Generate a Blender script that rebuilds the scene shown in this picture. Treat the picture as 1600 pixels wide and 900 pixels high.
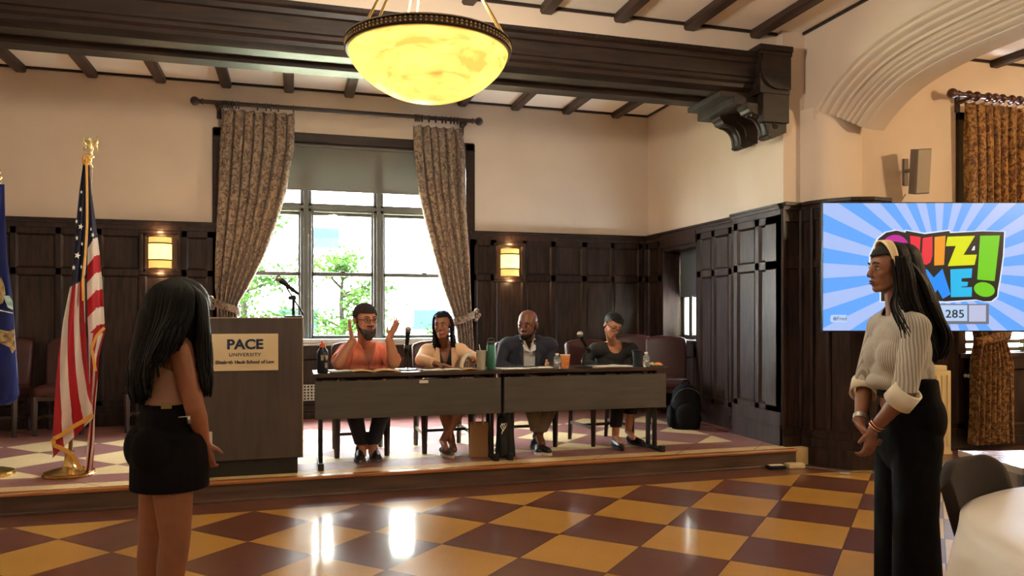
import bpy, bmesh, math, random
import numpy as np
from mathutils import Vector, Matrix, Euler
from math import sin, cos, pi, radians, sqrt
random.seed(7)
sc = bpy.context.scene
C = sc.collection
for _o in list(bpy.data.objects):
    bpy.data.objects.remove(_o)

# ---------------------------------------------------------------- camera, sky, exposure
cam = bpy.data.cameras.new('camera')
cam_ob = bpy.data.objects.new('camera', cam)
C.objects.link(cam_ob)
cam.sensor_width = 36.0
cam.lens = 36.0 * 1188.3 / 1600.0
cam.shift_y = (492.7 - 450.0) / 1600.0
cam.clip_end = 200
cam_ob.location = (0, 0, 1.33)
cam_ob.rotation_euler = (radians(90), 0, radians(-16.03))
sc.camera = cam_ob

sc.view_settings.view_transform = 'Standard'
sc.view_settings.look = 'None'
sc.view_settings.gamma = 1
sc.view_settings.use_curve_mapping = False
sc.view_settings.exposure = 0.55

WORLD = 82.0
world = bpy.data.worlds.new('sky')
sc.world = world
world.use_nodes = True
_b = world.node_tree.nodes['Background']
_b.inputs['Color'].default_value = (0.74, 0.87, 1.0, 1)
_b.inputs['Strength'].default_value = WORLD

def portal(name, loc, rot, sx, sy):
    d = bpy.data.lights.new(name, 'AREA'); d.shape = 'RECTANGLE'; d.size = sx; d.size_y = sy
    d.cycles.is_portal = True
    o = bpy.data.objects.new(name, d); C.objects.link(o); o.location = loc; o.rotation_euler = rot
portal('window_portal', (0.62, 9.30, 2.2), (radians(-90), 0, 0), 2.9, 2.5)
portal('side_window_portal', (4.8, 8.14, 1.6), (0, radians(90), 0), 1.1, 0.95)

SUN = bpy.data.lights.new('sun', 'SUN'); SUN.energy = 150.0; SUN.angle = radians(1.5); SUN.color = (1, 0.95, 0.86)
_s = bpy.data.objects.new('sun', SUN); C.objects.link(_s); _s.rotation_euler = (radians(38), 0, radians(25))
LAMP_W = 150.0      # each pendant's bulbs
SCONCE_W = 3.0
# ---------------------------------------------------------------- helpers
def lin(c):
    r = []
    for v in c[:3]:
        v = v / 255.0
        r.append(v / 12.92 if v <= 0.04045 else ((v + 0.055) / 1.055) ** 2.4)
    return (r[0], r[1], r[2], 1.0)

def node(nt, t, **kw):
    n = nt.nodes.new(t)
    for k, v in kw.items():
        if k in n.inputs.keys() if hasattr(n.inputs, 'keys') else False:
            n.inputs[k].default_value = v
        else:
            setattr(n, k, v)
    return n

def mat(name, col, rough=0.5, metal=0.0, spec=0.5, bump=0.0, bscale=60, col2=None, nscale=8, stretch=(1, 1, 1),
        emit=None, estr=0, trans=0, alpha=1, sheen=0, coat=0, sss=0, detail=4, contrast=(0.35, 0.65), bstretch=None, tl=0):
    m = bpy.data.materials.new(name); m.use_nodes = True
    nt = m.node_tree; b = nt.nodes['Principled BSDF']; L = nt.links
    c1 = lin(col)
    b.inputs['Base Color'].default_value = c1
    b.inputs['Roughness'].default_value = rough
    b.inputs['Metallic'].default_value = metal
    b.inputs['Specular IOR Level'].default_value = spec
    b.inputs['Transmission Weight'].default_value = trans
    b.inputs['Alpha'].default_value = alpha
    b.inputs['Sheen Weight'].default_value = sheen
    b.inputs['Coat Weight'].default_value = coat
    b.inputs['Subsurface Weight'].default_value = sss
    if sss:
        b.inputs['Subsurface Radius'].default_value = (0.02, 0.008, 0.005)
    tc = node(nt, 'ShaderNodeTexCoord')
    if col2 is not None:
        mp = node(nt, 'ShaderNodeMapping'); mp.inputs['Scale'].default_value = stretch
        L.new(tc.outputs['Object'], mp.inputs[0])
        n = node(nt, 'ShaderNodeTexNoise'); n.inputs['Scale'].default_value = nscale; n.inputs['Detail'].default_value = detail
        L.new(mp.outputs[0], n.inputs[0])
        r = node(nt, 'ShaderNodeValToRGB'); r.color_ramp.elements[0].position = contrast[0]; r.color_ramp.elements[1].position = contrast[1]
        r.color_ramp.elements[0].color = c1; r.color_ramp.elements[1].color = lin(col2)
        L.new(n.outputs[0], r.inputs[0]); L.new(r.outputs[0], b.inputs['Base Color'])
    if bump:
        mp2 = node(nt, 'ShaderNodeMapping'); mp2.inputs['Scale'].default_value = bstretch or stretch
        L.new(tc.outputs['Object'], mp2.inputs[0])
        n2 = node(nt, 'ShaderNodeTexNoise'); n2.inputs['Scale'].default_value = bscale; n2.inputs['Detail'].default_value = 3
        L.new(mp2.outputs[0], n2.inputs[0])
        bp = node(nt, 'ShaderNodeBump'); bp.inputs['Strength'].default_value = bump; bp.inputs['Distance'].default_value = 0.01
        L.new(n2.outputs[0], bp.inputs['Height']); L.new(bp.outputs[0], b.inputs['Normal'])
    if emit is not None:
        b.inputs['Emission Color'].default_value = lin(emit); b.inputs['Emission Strength'].default_value = estr
    if tl:
        out = nt.nodes['Material Output']
        t = node(nt, 'ShaderNodeBsdfTranslucent'); mx = node(nt, 'ShaderNodeMixShader'); mx.inputs[0].default_value = tl
        if b.inputs['Base Color'].links:
            L.new(b.inputs['Base Color'].links[0].from_socket, t.inputs[0])
        else:
            t.inputs[0].default_value = c1
        L.new(b.outputs[0], mx.inputs[1]); L.new(t.outputs[0], mx.inputs[2]); L.new(mx.outputs[0], out.inputs[0])
    return m

class MB:
    """collects shapes, builds ONE mesh object"""
    def __init__(s):
        s.v = []; s.f = []; s.mi = []; s.cur = 0
    def add(s, vs, fs):
        n = len(s.v); s.v += [tuple(v) for v in vs]
        for f in fs:
            s.f.append(tuple(i + n for i in f)); s.mi.append(s.cur)
        return s
    def box(s, a, b, M=None):
        x0, y0, z0 = a; x1, y1, z1 = b
        if x0 > x1: x0, x1 = x1, x0
        if y0 > y1: y0, y1 = y1, y0
        if z0 > z1: z0, z1 = z1, z0
        vs = [(x0, y0, z0), (x1, y0, z0), (x1, y1, z0), (x0, y1, z0), (x0, y0, z1), (x1, y0, z1), (x1, y1, z1), (x0, y1, z1)]
        if M is not None: vs = [M @ Vector(v) for v in vs]
        return s.add(vs, [(0, 3, 2, 1), (4, 5, 6, 7), (0, 1, 5, 4), (1, 2, 6, 5), (2, 3, 7, 6), (3, 0, 4, 7)])
    def frustum(s, p0, p1, r0, r1, n=16, sx=1.0, cap=True, up=None):
        p0 = Vector(p0); p1 = Vector(p1); d = (p1 - p0)
        if d.length < 1e-9: return s
        d.normalize()
        u = Vector(up) if up else (Vector((0, 0, 1)) if abs(d.z) < 0.95 else Vector((0, 1, 0)))
        a = d.cross(u).normalized(); b = a.cross(d).normalized()
        vs = []
        for p, r in ((p0, r0), (p1, r1)):
            for i in range(n):
                t = 2 * pi * i / n
                vs.append(p + a * (cos(t) * r * sx) + b * (sin(t) * r))
        fs = [(i, (i + 1) % n, n + (i + 1) % n, n + i) for i in range(n)]
        if cap: fs += [tuple(range(n - 1, -1, -1)), tuple(range(n, 2 * n))]
        return s.add(vs, fs)
    def lathe(s, prof, c=(0, 0, 0), n=24, M=None, cap=True):
        vs = []; k = len(prof)
        for r, z in prof:
            for i in range(n):
                t = 2 * pi * i / n
                v = Vector((r * cos(t), r * sin(t), z))
                if M is not None: v = M @ v
                vs.append((v[0] + c[0], v[1] + c[1], v[2] + c[2]))
        fs = []
        for j in range(k - 1):
            for i in range(n):
                fs.append((j * n + i, j * n + (i + 1) % n, (j + 1) * n + (i + 1) % n, (j + 1) * n + i))
        if cap:
            fs.append(tuple(range(n - 1, -1, -1))); fs.append(tuple(range((k - 1) * n, k * n)))
        return s.add(vs, fs)
    def sphere(s, c, r, n=16, m=10, M=None):
        if not hasattr(r, '__len__'): r = (r, r, r)
        vs = []; c = Vector(c)
        def put(v):
            v = Vector((v[0] * r[0], v[1] * r[1], v[2] * r[2]))
            if M is not None: v = M @ v
            vs.append(c + v)
        put((0, 0, -1))
        for j in range(1, m):
            ph = -pi / 2 + pi * j / m
            for i in range(n):
                t = 2 * pi * i / n
                put((cos(ph) * cos(t), cos(ph) * sin(t), sin(ph)))
        put((0, 0, 1))
        fs = [(0, 1 + (i + 1) % n, 1 + i) for i in range(n)]
        for j in range(m - 2):
            for i in range(n):
                fs.append((1 + j * n + i, 1 + j * n + (i + 1) % n, 1 + (j + 1) * n + (i + 1) % n, 1 + (j + 1) * n + i))
        top = len(vs) - 1; b0 = 1 + (m - 2) * n
        fs += [(b0 + i, b0 + (i + 1) % n, top) for i in range(n)]
        return s.add(vs, fs)
    def tube(s, pts, r, n=8, cap=True, flat=1.0, up=None):
        pts = [Vector(p) for p in pts]; k = len(pts)
        rs = r if hasattr(r, '__len__') else [r] * k
        vs = []; a = None
        for j, p in enumerate(pts):
            d = (pts[min(j + 1, k - 1)] - pts[max(j - 1, 0)])
            if d.length < 1e-9: d = Vector((0, 0, 1))
            d.normalize()
            if a is None:
                u = Vector(up) if up else (Vector((0, 0, 1)) if abs(d.z) < 0.9 else Vector((0, 1, 0)))
                a = d.cross(u).normalized()
            else:
                a = (a - d * a.dot(d))
                a = a.normalized() if a.length > 1e-6 else d.orthogonal().normalized()
            b = a.cross(d)
            for i in range(n):
                t = 2 * pi * i / n
                vs.append(p + a * (cos(t) * rs[j]) + b * (sin(t) * rs[j] * flat))
        fs = []
        for j in range(k - 1):
            for i in range(n):
                fs.append((j * n + i, j * n + (i + 1) % n, (j + 1) * n + (i + 1) % n, (j + 1) * n + i))
        if cap: fs += [tuple(range(n - 1, -1, -1)), tuple(range((k - 1) * n, k * n))]
        return s.add(vs, fs)
    def prism(s, poly, z0, z1):
        n = len(poly)
        vs = [(x, y, z0) for x, y in poly] + [(x, y, z1) for x, y in poly]
        return s.add(vs, [(i, (i + 1) % n, n + (i + 1) % n, n + i) for i in range(n)] + [tuple(range(n - 1, -1, -1)), tuple(range(n, 2 * n))])
    def extr(s, poly, axis, a, b):
        """extrude 2D polygon along an axis: poly coords are the two other axes in order"""
        n = len(poly)
        def mk(p, t):
            return (t, p[0], p[1]) if axis == 'x' else ((p[0], t, p[1]) if axis == 'y' else (p[0], p[1], t))
        vs = [mk(p, a) for p in poly] + [mk(p, b) for p in poly]
        return s.add(vs, [(i, (i + 1) % n, n + (i + 1) % n, n + i) for i in range(n)] + [tuple(range(n - 1, -1, -1)), tuple(range(n, 2 * n))])
    def grid(s, fn, nu, nv, close=False):
        vs = [fn(i / (nu - (0 if close else 1)), j / (nv - 1)) for j in range(nv) for i in range(nu)]
        fs = []
        for j in range(nv - 1):
            for i in range(nu if close else nu - 1):
                i2 = (i + 1) % nu
                fs.append((j * nu + i, j * nu + i2, (j + 1) * nu + i2, (j + 1) * nu + i))
        return s.add(vs, fs)
    def xf(s, M):
        s.v = [tuple(M @ Vector(v)) for v in s.v]; return s
    def build(s, name, m=None, parent=None, smooth=False, bevel=0, solid=0, sub=0, fix=True, segs=2, auto=None):
        me = bpy.data.meshes.new(name); me.from_pydata(s.v, [], s.f)
        ms = m if isinstance(m, (list, tuple)) else [m]
        for x in ms:
            if x: me.materials.append(x)
        if len(ms) > 1:
            me.polygons.foreach_set('material_index', s.mi)
        if fix:
            bm = bmesh.new(); bm.from_mesh(me); bmesh.ops.recalc_face_normals(bm, faces=bm.faces); bm.to_mesh(me); bm.free()
        if smooth:
            me.polygons.foreach_set('use_smooth', [True] * len(me.polygons))
            if auto:
                me.set_sharp_from_angle(angle=radians(auto))
        me.update()
        o = bpy.data.objects.new(name, me); C.objects.link(o)
        if parent: o.parent = parent
        if solid:
            q = o.modifiers.new('solid', 'SOLIDIFY'); q.thickness = solid; q.offset = 0
        if bevel:
            q = o.modifiers.new('bevel', 'BEVEL'); q.width = bevel; q.segments = segs; q.limit_method = 'ANGLE'; q.angle_limit = radians(40)
        if sub:
            q = o.modifiers.new('sub', 'SUBSURF'); q.levels = sub; q.render_levels = sub
        return o

def tag(o, label=None, cat=None, group=None, kind=None):
    if label: o['label'] = label
    if cat: o['category'] = cat
    if group: o['group'] = group
    if kind: o['kind'] = kind
    return o

def thing(name, label, cat, loc=(0, 0, 0), rz=0, group=None):
    o = bpy.data.objects.new(name, None); C.objects.link(o)
    o.location = loc; o.rotation_euler = (0, 0, rz); o.empty_display_size = 0.1
    return tag(o, label, cat, group)

def struct(o):
    o['kind'] = 'structure'; return o

def copy_tree(o, parent=None):
    c = o.copy(); C.objects.link(c)
    if parent: c.parent = parent
    for ch in list(o.children):
        copy_tree(ch, c)
    return c

def text_mesh(name, txt, size, m, parent, M, ext=0.002, bold=0.0, align='CENTER', sx=1.0, spacing=1.0):
    cu = bpy.data.curves.new(name, 'FONT'); cu.body = txt; cu.size = size; cu.extrude = ext; cu.offset = bold
    cu.align_x = align; cu.align_y = 'CENTER'; cu.space_character = spacing
    o = bpy.data.objects.new(name, cu); C.objects.link(o)
    dg = bpy.context.evaluated_depsgraph_get()
    me = bpy.data.meshes.new_from_object(o.evaluated_get(dg))
    bpy.data.objects.remove(o); bpy.data.curves.remove(cu)
    me.transform(M @ Matrix.Diagonal((sx, 1, 1, 1)))
    me.materials.clear(); me.materials.append(m)
    o = bpy.data.objects.new(name, me); C.objects.link(o); o.parent = parent
    return o

def smoothstep(t):
    t = max(0, min(1, t)); return t * t * (3 - 2 * t)
def interp(x, xs, ys):
    return float(np.interp(x, xs, ys))
def catmull(pts, n=8):
    P = [Vector(p) for p in pts]; out = []
    for i in range(len(P) - 1):
        p0 = P[max(i - 1, 0)]; p1 = P[i]; p2 = P[i + 1]; p3 = P[min(i + 2, len(P) - 1)]
        for k in range(n):
            t = k / n
            out.append(0.5 * ((2 * p1) + (p2 - p0) * t + (2 * p0 - 5 * p1 + 4 * p2 - p3) * t * t + (-p0 + 3 * p1 - 3 * p2 + p3) * t ** 3))
    out.append(P[-1]); return out

# ---------------------------------------------------------------- materials
WOOD = mat('dark_oak', (54, 38, 31), rough=0.36, col2=(32, 23, 20), nscale=5, stretch=(6, 6, 0.7), bump=0.12, bscale=30, spec=0.22)
WOODH = mat('dark_oak_rail', (54, 33, 25), rough=0.36, spec=.25, col2=(32, 20, 16), nscale=5, stretch=(0.7, 6, 6), bump=0.12, bscale=30)
BEAM = mat('beam_oak', (46, 32, 25), rough=0.45, spec=.35, col2=(28, 20, 17), nscale=4, stretch=(0.8, 6, 6), bump=0.15, bscale=30)
BEAMY = mat('joist_oak', (70, 48, 36), rough=0.45, col2=(44, 30, 24), nscale=4, stretch=(6, 0.8, 6), bump=0.15, bscale=30)
PLASTER = mat('cream_plaster', (214, 196, 178), rough=0.9, spec=0.2, col2=(207, 188, 168), nscale=1.3, bump=0.05, bscale=14)
CEILP = mat('ceiling_plaster', (246, 236, 222), rough=0.9, spec=0.2, bump=0.05, bscale=14)
WHITEP = mat('arch_plaster', (208, 192, 172), rough=0.75, spec=0.3)
RISER = mat('riser_wood', (94, 72, 60), rough=0.3, col2=(66, 50, 43), nscale=4, stretch=(0.5, 4, 6), bump=0.08, bscale=30)
NOSE = mat('nosing_wood', (176, 116, 66), rough=0.25, col2=(146, 90, 50), nscale=5, stretch=(0.6, 6, 6))
WINF = mat('window_frame_paint', (86, 86, 78), rough=0.45)
def glass_mat():
    m = bpy.data.materials.new('window_glass'); m.use_nodes = True; nt = m.node_tree
    for n in list(nt.nodes):
        if n.type != 'OUTPUT_MATERIAL': nt.nodes.remove(n)
    t = node(nt, 'ShaderNodeBsdfTransparent'); g = node(nt, 'ShaderNodeBsdfGlossy'); g.inputs['Roughness'].default_value = 0.02
    mx = node(nt, 'ShaderNodeMixShader'); mx.inputs[0].default_value = 0.06
    nt.links.new(t.outputs[0], mx.inputs[1]); nt.links.new(g.outputs[0], mx.inputs[2]); nt.links.new(mx.outputs[0], nt.nodes['Material Output'].inputs[0])
    return m
GLASS = glass_mat()

def tile_mat(name, x0, y0, half, ycol, bcol, xr=None, yr=None, strips=(), rough=0.16, coat=0.5):
    """45 degree checkerboard terrazzo; x0,y0 centre of a yellow tile, half = half diagonal; outside xr/yr brown; strips=(y0,y1)->yellow"""
    m = bpy.data.materials.new(name); m.use_nodes = True; nt = m.node_tree; L = nt.links; b = nt.nodes['Principled BSDF']
    g = node(nt, 'ShaderNodeNewGeometry'); sp = node(nt, 'ShaderNodeSeparateXYZ'); L.new(g.outputs['Position'], sp.inputs[0])
    def mth(op, a, c=None):
        n = node(nt, 'ShaderNodeMath'); n.operation = op
        for i, q in enumerate((a, c)):
            if q is None: continue
            if isinstance(q, (int, float)): n.inputs[i].default_value = q
            else: L.new(q, n.inputs[i])
        return n.outputs[0]
    X = mth('DIVIDE', mth('SUBTRACT', sp.outputs[0], x0), 2 * half); Y = mth('DIVIDE', mth('SUBTRACT', sp.outputs[1], y0), 2 * half)
    u = mth('ADD', mth('ADD', X, Y), 0.5); v = mth('ADD', mth('SUBTRACT', X, Y), 0.5)
    fu = mth('FLOOR', u); fv = mth('FLOOR', v)
    par = mth('ABSOLUTE', mth('MODULO', mth('ADD', fu, fv), 2.0))   # 0 yellow, 1 brown
    par = mth('GREATER_THAN', par, 0.5)
    # grout distance
    def edge(q):
        fr = mth('FRACT', q); return mth('MINIMUM', fr, mth('SUBTRACT', 1.0, fr))
    gd = mth('MINIMUM', edge(u), edge(v)); grout = mth('LESS_THAN', gd, 0.006)
    out = par
    def force_brown(mask, out): return mth('MAXIMUM', out, mask)
    inb = None
    if xr:
        for s_, lim in ((1, xr[1]), (-1, xr[0])):
            if lim is None: continue
            out = force_brown(mth('GREATER_THAN', sp.outputs[0], lim) if s_ > 0 else mth('LESS_THAN', sp.outputs[0], lim), out)
    if yr:
        for s_, lim in ((1, yr[1]), (-1, yr[0])):
            if lim is None: continue
            out = force_brown(mth('GREATER_THAN', sp.outputs[1], lim) if s_ > 0 else mth('LESS_THAN', sp.outputs[1], lim), out)
    for a, c in strips:
        k = mth('MULTIPLY', mth('GREATER_THAN', sp.outputs[1], a), mth('LESS_THAN', sp.outputs[1], c))
        out = mth('MULTIPLY', out, mth('SUBTRACT', 1.0, k))
    # terrazzo speckle
    n1 = node(nt, 'ShaderNodeTexNoise'); n1.inputs['Scale'].default_value = 170; n1.inputs['Detail'].default_value = 2
    L.new(g.outputs['Position'], n1.inputs[0])
    n2 = node(nt, 'ShaderNodeTexNoise'); n2.inputs['Scale'].default_value = 1.2; n2.inputs['Detail'].default_value = 3
    L.new(g.outputs['Position'], n2.inputs[0])
    def mix(f, a, c):
        n = node(nt, 'ShaderNodeMix'); n.data_type = 'RGBA'
        if isinstance(f, float): n.inputs[0].default_value = f
        else: L.new(f, n.inputs[0])
        for i, q in ((6, a), (7, c)):
            if isinstance(q, tuple): n.inputs[i].default_value = q
            else: L.new(q, n.inputs[i])
        return n.outputs[2]
    def ramp(src, p0, p1):
        r = node(nt, 'ShaderNodeMapRange'); r.inputs[1].default_value = p0; r.inputs[2].default_value = p1; L.new(src, r.inputs[0]); return r.outputs[0]
    sp1 = ramp(n1.outputs[0], 0.38, 0.62)
    yc = lin(ycol); yc2 = tuple(c * 0.72 for c in yc[:3]) + (1,)
    bc = lin(bcol); bc2 = tuple(min(1, c * 1.45) for c in bc[:3]) + (1,)
    col = mix(out, mix(sp1, yc, yc2), mix(sp1, bc, bc2))
    col = mix(grout, col, lin((58, 38, 26)))
    wear = mix(ramp(n2.outputs[0], 0.3, 0.8), (1, 1, 1, 1), (0.86, 0.84, 0.8, 1))
    mm = node(nt, 'ShaderNodeMix'); mm.data_type = 'RGBA'; mm.blend_type = 'MULTIPLY'; mm.inputs[0].default_value = 1
    L.new(col, mm.inputs[6]); L.new(wear, mm.inputs[7]); L.new(mm.outputs[2], b.inputs['Base Color'])
    rr = node(nt, 'ShaderNodeMapRange'); rr.inputs[3].default_value = rough * 0.8; rr.inputs[4].default_value = rough * 1.5
    L.new(n2.outputs[0], rr.inputs[0]); L.new(rr.outputs[0], b.inputs['Roughness'])
    n3 = node(nt, 'ShaderNodeTexNoise'); n3.inputs['Scale'].default_value = 9; n3.inputs['Detail'].default_value = 2; L.new(g.outputs['Position'], n3.inputs[0])
    bp = node(nt, 'ShaderNodeBump'); bp.inputs['Strength'].default_value = 0.06; bp.inputs['Distance'].default_value = 0.02
    L.new(n3.outputs[0], bp.inputs['Height']); L.new(bp.outputs[0], b.inputs['Normal'])
    b.inputs['Specular IOR Level'].default_value = 0.5 if coat > .2 else 0.10
    b.inputs['Coat Weight'].default_value = coat; b.inputs['Coat Roughness'].default_value = 0.10
    return m
FLOORM = tile_mat('terrazzo_floor', 2.276, 4.724, 0.3619, (216, 162, 76), (98, 56, 44), yr=(None, 5.448), rough=0.30)
STAGEM = tile_mat('terrazzo_stage', 3.949, 6.27, 0.378, (224, 194, 142), (122, 82, 74), xr=(None, 3.95), yr=(6.27, 8.16), strips=((5.70, 5.97),), rough=0.42, coat=0.06)
# ================================================================ ROOM
ZC = 3.92; WT = 2.35; SZ = 0.15
BY = 9.0; AX = 4.42; PX = 4.27; FY = 6.05; RX = 4.50
LX = -4.6
m = MB(); m.box((LX, -6, -0.1), (9.6, 6.1, 0)); struct(m.build('floor', FLOORM))
m = MB(); m.box((LX, 5.80, 0.0), (AX, BY, SZ)); struct(m.build('floor_stage', STAGEM))
m = MB(); m.box((LX, 5.765, 0.0), (PX, 5.802, SZ - 0.022)); m.box((LX, 5.752, 0.0), (PX, 5.77, 0.018)); struct(m.build('trim_1', RISER, bevel=0.004))
m = MB(); m.box((LX, 5.745, SZ - 0.024), (PX, 5.815, SZ + 0.003)); struct(m.build('trim_2', NOSE, bevel=0.008))
# ceilings
m = MB(); m.box((LX, -6, ZC), (9.6, BY + 0.3, ZC + 0.1)); struct(m.build('ceiling', CEILP))
# back wall with window opening  X -0.80..2.05  Z 1.06..3.40
WX0, WX1, WZ0, WZ1 = -0.80, 2.05, 1.06, 3.40
m = MB()
m.box((LX, BY, 0), (WX0, BY + 0.3, ZC)); m.box((WX1, BY, 0), (AX + 0.4, BY + 0.3, ZC))
m.box((WX0, BY, 0), (WX1, BY + 0.3, WZ0)); m.box((WX0, BY, WZ1), (WX1, BY + 0.3, ZC)); struct(m.build('wall_back', PLASTER))
m = MB(); m.box((LX - 0.2, -6, 0), (LX, BY + 0.3, ZC)); struct(m.build('wall_left', PLASTER))
m = MB(); m.box((LX, -6.2, 0), (9.6, -6, ZC)); struct(m.build('wall_front', PLASTER))
# alcove right wall (window opening Y 7.70..8.58, Z 1.02..2.16)
m = MB()
m.box((AX, 6.7, 0), (AX + 0.35, 7.70, ZC)); m.box((AX, 8.58, 0), (AX + 0.35, BY, ZC))
m.box((AX, 7.70, 0), (AX + 0.35, 8.58, 1.02)); m.box((AX, 7.70, 2.16), (AX + 0.35, 8.58, ZC)); struct(m.build('wall_alcove', PLASTER))
# pilaster + pier (plaster)
pier = [(PX, 6.7), (PX, 5.95), (4.455, 5.96), (4.48, 5.87), (4.53, 5.78), (4.62, 5.735), (4.90, 5.735), (5.0, 5.80), (5.04, 5.92), (5.05, 6.12), (5.05, 6.7)]
m = MB(); m.prism(pier, 0, 3.20); m.box((PX, 5.96, 3.2), (4.505, 6.7, ZC)); struct(m.build('wall_pier', PLASTER, smooth=True, auto=50))
# plaster lintel above the great beam
m = MB(); m.box((LX, FY, 3.55), (PX + 0.3, 6.6, ZC)); struct(m.build('wall_lintel', PLASTER))
# adjoining room back wall with window X 6.50..7.9  Z 0.95..3.30
m = MB()
m.box((5.0, 6.1, 0), (6.46, 6.4, ZC)); m.box((7.9, 6.1, 0), (9.6, 6.4, ZC)); m.box((6.46, 6.1, 0), (7.9, 6.4, 0.95)); m.box((6.46, 6.1, 3.3), (7.9, 6.4, ZC))
struct(m.build('wall_side_room', PLASTER))
m = MB(); m.box((9.4, -6, 0), (9.6, 6.1, ZC)); struct(m.build('wall_right', PLASTER))
# wall with the great arch: outline in (Y,Z)
def arch_curve():
    c = [(5.80, 3.16), (5.77, 3.197), (5.571, 3.343), (5.275, 3.485), (4.976, 3.559), (4.642, 3.585 + 0.012), (4.2, 3.612), (3.6, 3.62)]
    left = [(7.2 - y, z) for y, z in c[::-1]][1:]
    P = catmull([(y, z, 0) for y, z in c + left], 6)
    return [(p.x, p.y) for p in P]
ARC = arch_curve()
def prof_arch():
    # (x across the wall, depth along the normal into the opening)
    p = [(4.50, -0.012), (4.492, 0.0)]
    def bead(x0, d0, w, h, k=5):
        return [(x0 + w * (i / k) - h * 0.9 * sin(pi * i / k), d0 + w * 0.62 * (i / k)) for i in range(k + 1)]
    x, d = 4.495, 0.004
    out = []
    for w, h, gap in ((0.035, 0.012, 0.012), (0.055, 0.018, 0.014), (0.05, 0.02, 0.03)):
        out += bead(x, d, w, h); x += w; d += w * 0.62
        out += [(x + gap * 0.2, d + gap * 0.7)]; x += gap * 0.2; d += gap * 0.7
    out += [(x + 0.03, d + 0.004), (x + 0.045, d + 0.018)]; x += 0.045; d += 0.018
    for w, h, gap in ((0.03, 0.014, 0.01), (0.032, 0.016, 0.01), (0.036, 0.018, 0.012), (0.05, 0.02, 0.012)):
        out += bead(x, d, w, h); x += w; d += w * 0.62
        out += [(x + gap * 0.3, d + gap * 0.6)]; x += gap * 0.3; d += gap * 0.6
    out += [(x + 0.03, d + 0.012), (4.96, d + 0.02), (5.05, d + 0.02), (5.05, -0.012)]
    return out
PR = prof_arch()
def sweep(curve, prof):
    n = len(curve); k = len(prof); vs = []
    for i, (y, z) in enumerate(curve):
        a = curve[max(i - 1, 0)]; b = curve[min(i + 1, n - 1)]
        ty, tz = b[0] - a[0], b[1] - a[1]; l = sqrt(ty * ty + tz * tz); ty /= l; tz /= l
        ny, nz = -tz, ty           # curve runs towards -Y
        if nz > 0: ny, nz = -ny, -nz
        for x, d in prof:
            vs.append((x, y + ny * d, z + nz * d))
    fs = []
    for i in range(n - 1):
        for j in range(k):
            j2 = (j + 1) % k
            fs.append((i * k + j, i * k + j2, (i + 1) * k + j2, (i + 1) * k + j))
    fs += [tuple(range(k - 1, -1, -1)), tuple(range((n - 1) * k, n * k))]
    return vs, fs
m = MB(); m.add(*sweep(ARC, PR)); struct(m.build('trim_3', WHITEP, smooth=True, auto=28))
m = MB()
poly = [(y, z) for y, z in ARC]
n = len(poly)
for i in range(n - 1):
    (y0, z0), (y1, z1) = poly[i], poly[i + 1]
    m.extr([(y0, z0), (y1, z1), (y1, ZC), (y0, ZC)], 'x', RX, 5.05)
m.box((RX, 5.80, 3.1), (5.0, 6.1, ZC)); m.box((RX, -6, 0), (5.05, 1.4, ZC)); struct(m.build('wall_arch', PLASTER))

# ---- wainscot ------------------------------------------------
def panel_wall(u0, u1, cols, z0, zrails, base_h, top, fn, depth=0.03, name='trim', crown=True, bookmatch=False, M_=None):
    """fn(u, d, z) maps along-wall u, depth d (towards the room), height z. cols = stile centre list with width."""
    mb = MB()
    def bx(ua, ub, da, db, za, zb):
        vs = [fn(u, d, z) for z in (za, zb) for (u, d) in ((ua, da), (ub, da), (ub, db), (ua, db))]
        mb.add(vs, [(0, 3, 2, 1), (4, 5, 6, 7), (0, 1, 5, 4), (1, 2, 6, 5), (2, 3, 7, 6), (3, 0, 4, 7)])
    bx(u0, u1, 0, 0.012, z0, top - 0.02)
    bx(u0, u1, 0.012, depth + 0.012, z0, z0 + base_h)
    bx(u0, u1, 0.012, depth + 0.022, z0, z0 + base_h * 0.62)
    if crown:
        bx(u0, u1, 0.0, depth + 0.045, top - 0.022, top)
        bx(u0, u1, 0.0, depth + 0.03, top - 0.05, top - 0.022)
        bx(u0, u1, 0.0, depth + 0.014, top - 0.10, top - 0.05)
    rails = [(z0 + base_h, z0 + base_h + 0.05)] + zrails + [(zrails_top(top), top - 0.02)]
    for a, b in rails: bx(u0, u1, 0.012, depth, a, b)
    for c, w in cols: bx(c - w / 2, c + w / 2, 0.012, depth, z0 + base_h, top - 0.05)
    # raised mouldings around every panel
    cs = sorted(cols); rs = sorted(rails)
    for i in range(len(cs) - 1):
        ua = cs[i][0] + cs[i][1] / 2; ub = cs[i + 1][0] - cs[i + 1][1] / 2
        if ub - ua < 0.05: continue
        for j in range(len(rs) - 1):
            za = rs[j][1]; zb = rs[j + 1][0]
            if zb - za < 0.05: continue
            w = 0.02
            def wedge(p, q):   # moulding strip sloping down into the panel
                (ua_, za_), (ub_, zb_) = p; (uc_, zc_), (ud_, zd_) = q
                vs = [fn(ua_, depth + 0.006, za_), fn(ub_, depth + 0.006, zb_), fn(ud_, 0.013, zd_), fn(uc_, 0.013, zc_), fn(ua_, 0.013, za_), fn(ub_, 0.013, zb_)]
                mb.add(vs, [(0, 1, 2, 3), (0, 4, 5, 1), (3, 2, 5, 4), (0, 3, 4), (1, 5, 2)])
            wedge(((ua, za), (ub, za)), ((ua + w, za + w), (ub - w, za + w)))
            wedge(((ub, za), (ub, zb)), ((ub - w, za + w), (ub - w, zb - w)))
            wedge(((ub, zb), (ua, zb)), ((ub - w, zb - w), (ua + w, zb - w)))
            wedge(((ua, zb), (ua, za)), ((ua + w, zb - w), (ua + w, za + w)))
    return mb
def zrails_top(top): return top - 0.165
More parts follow.
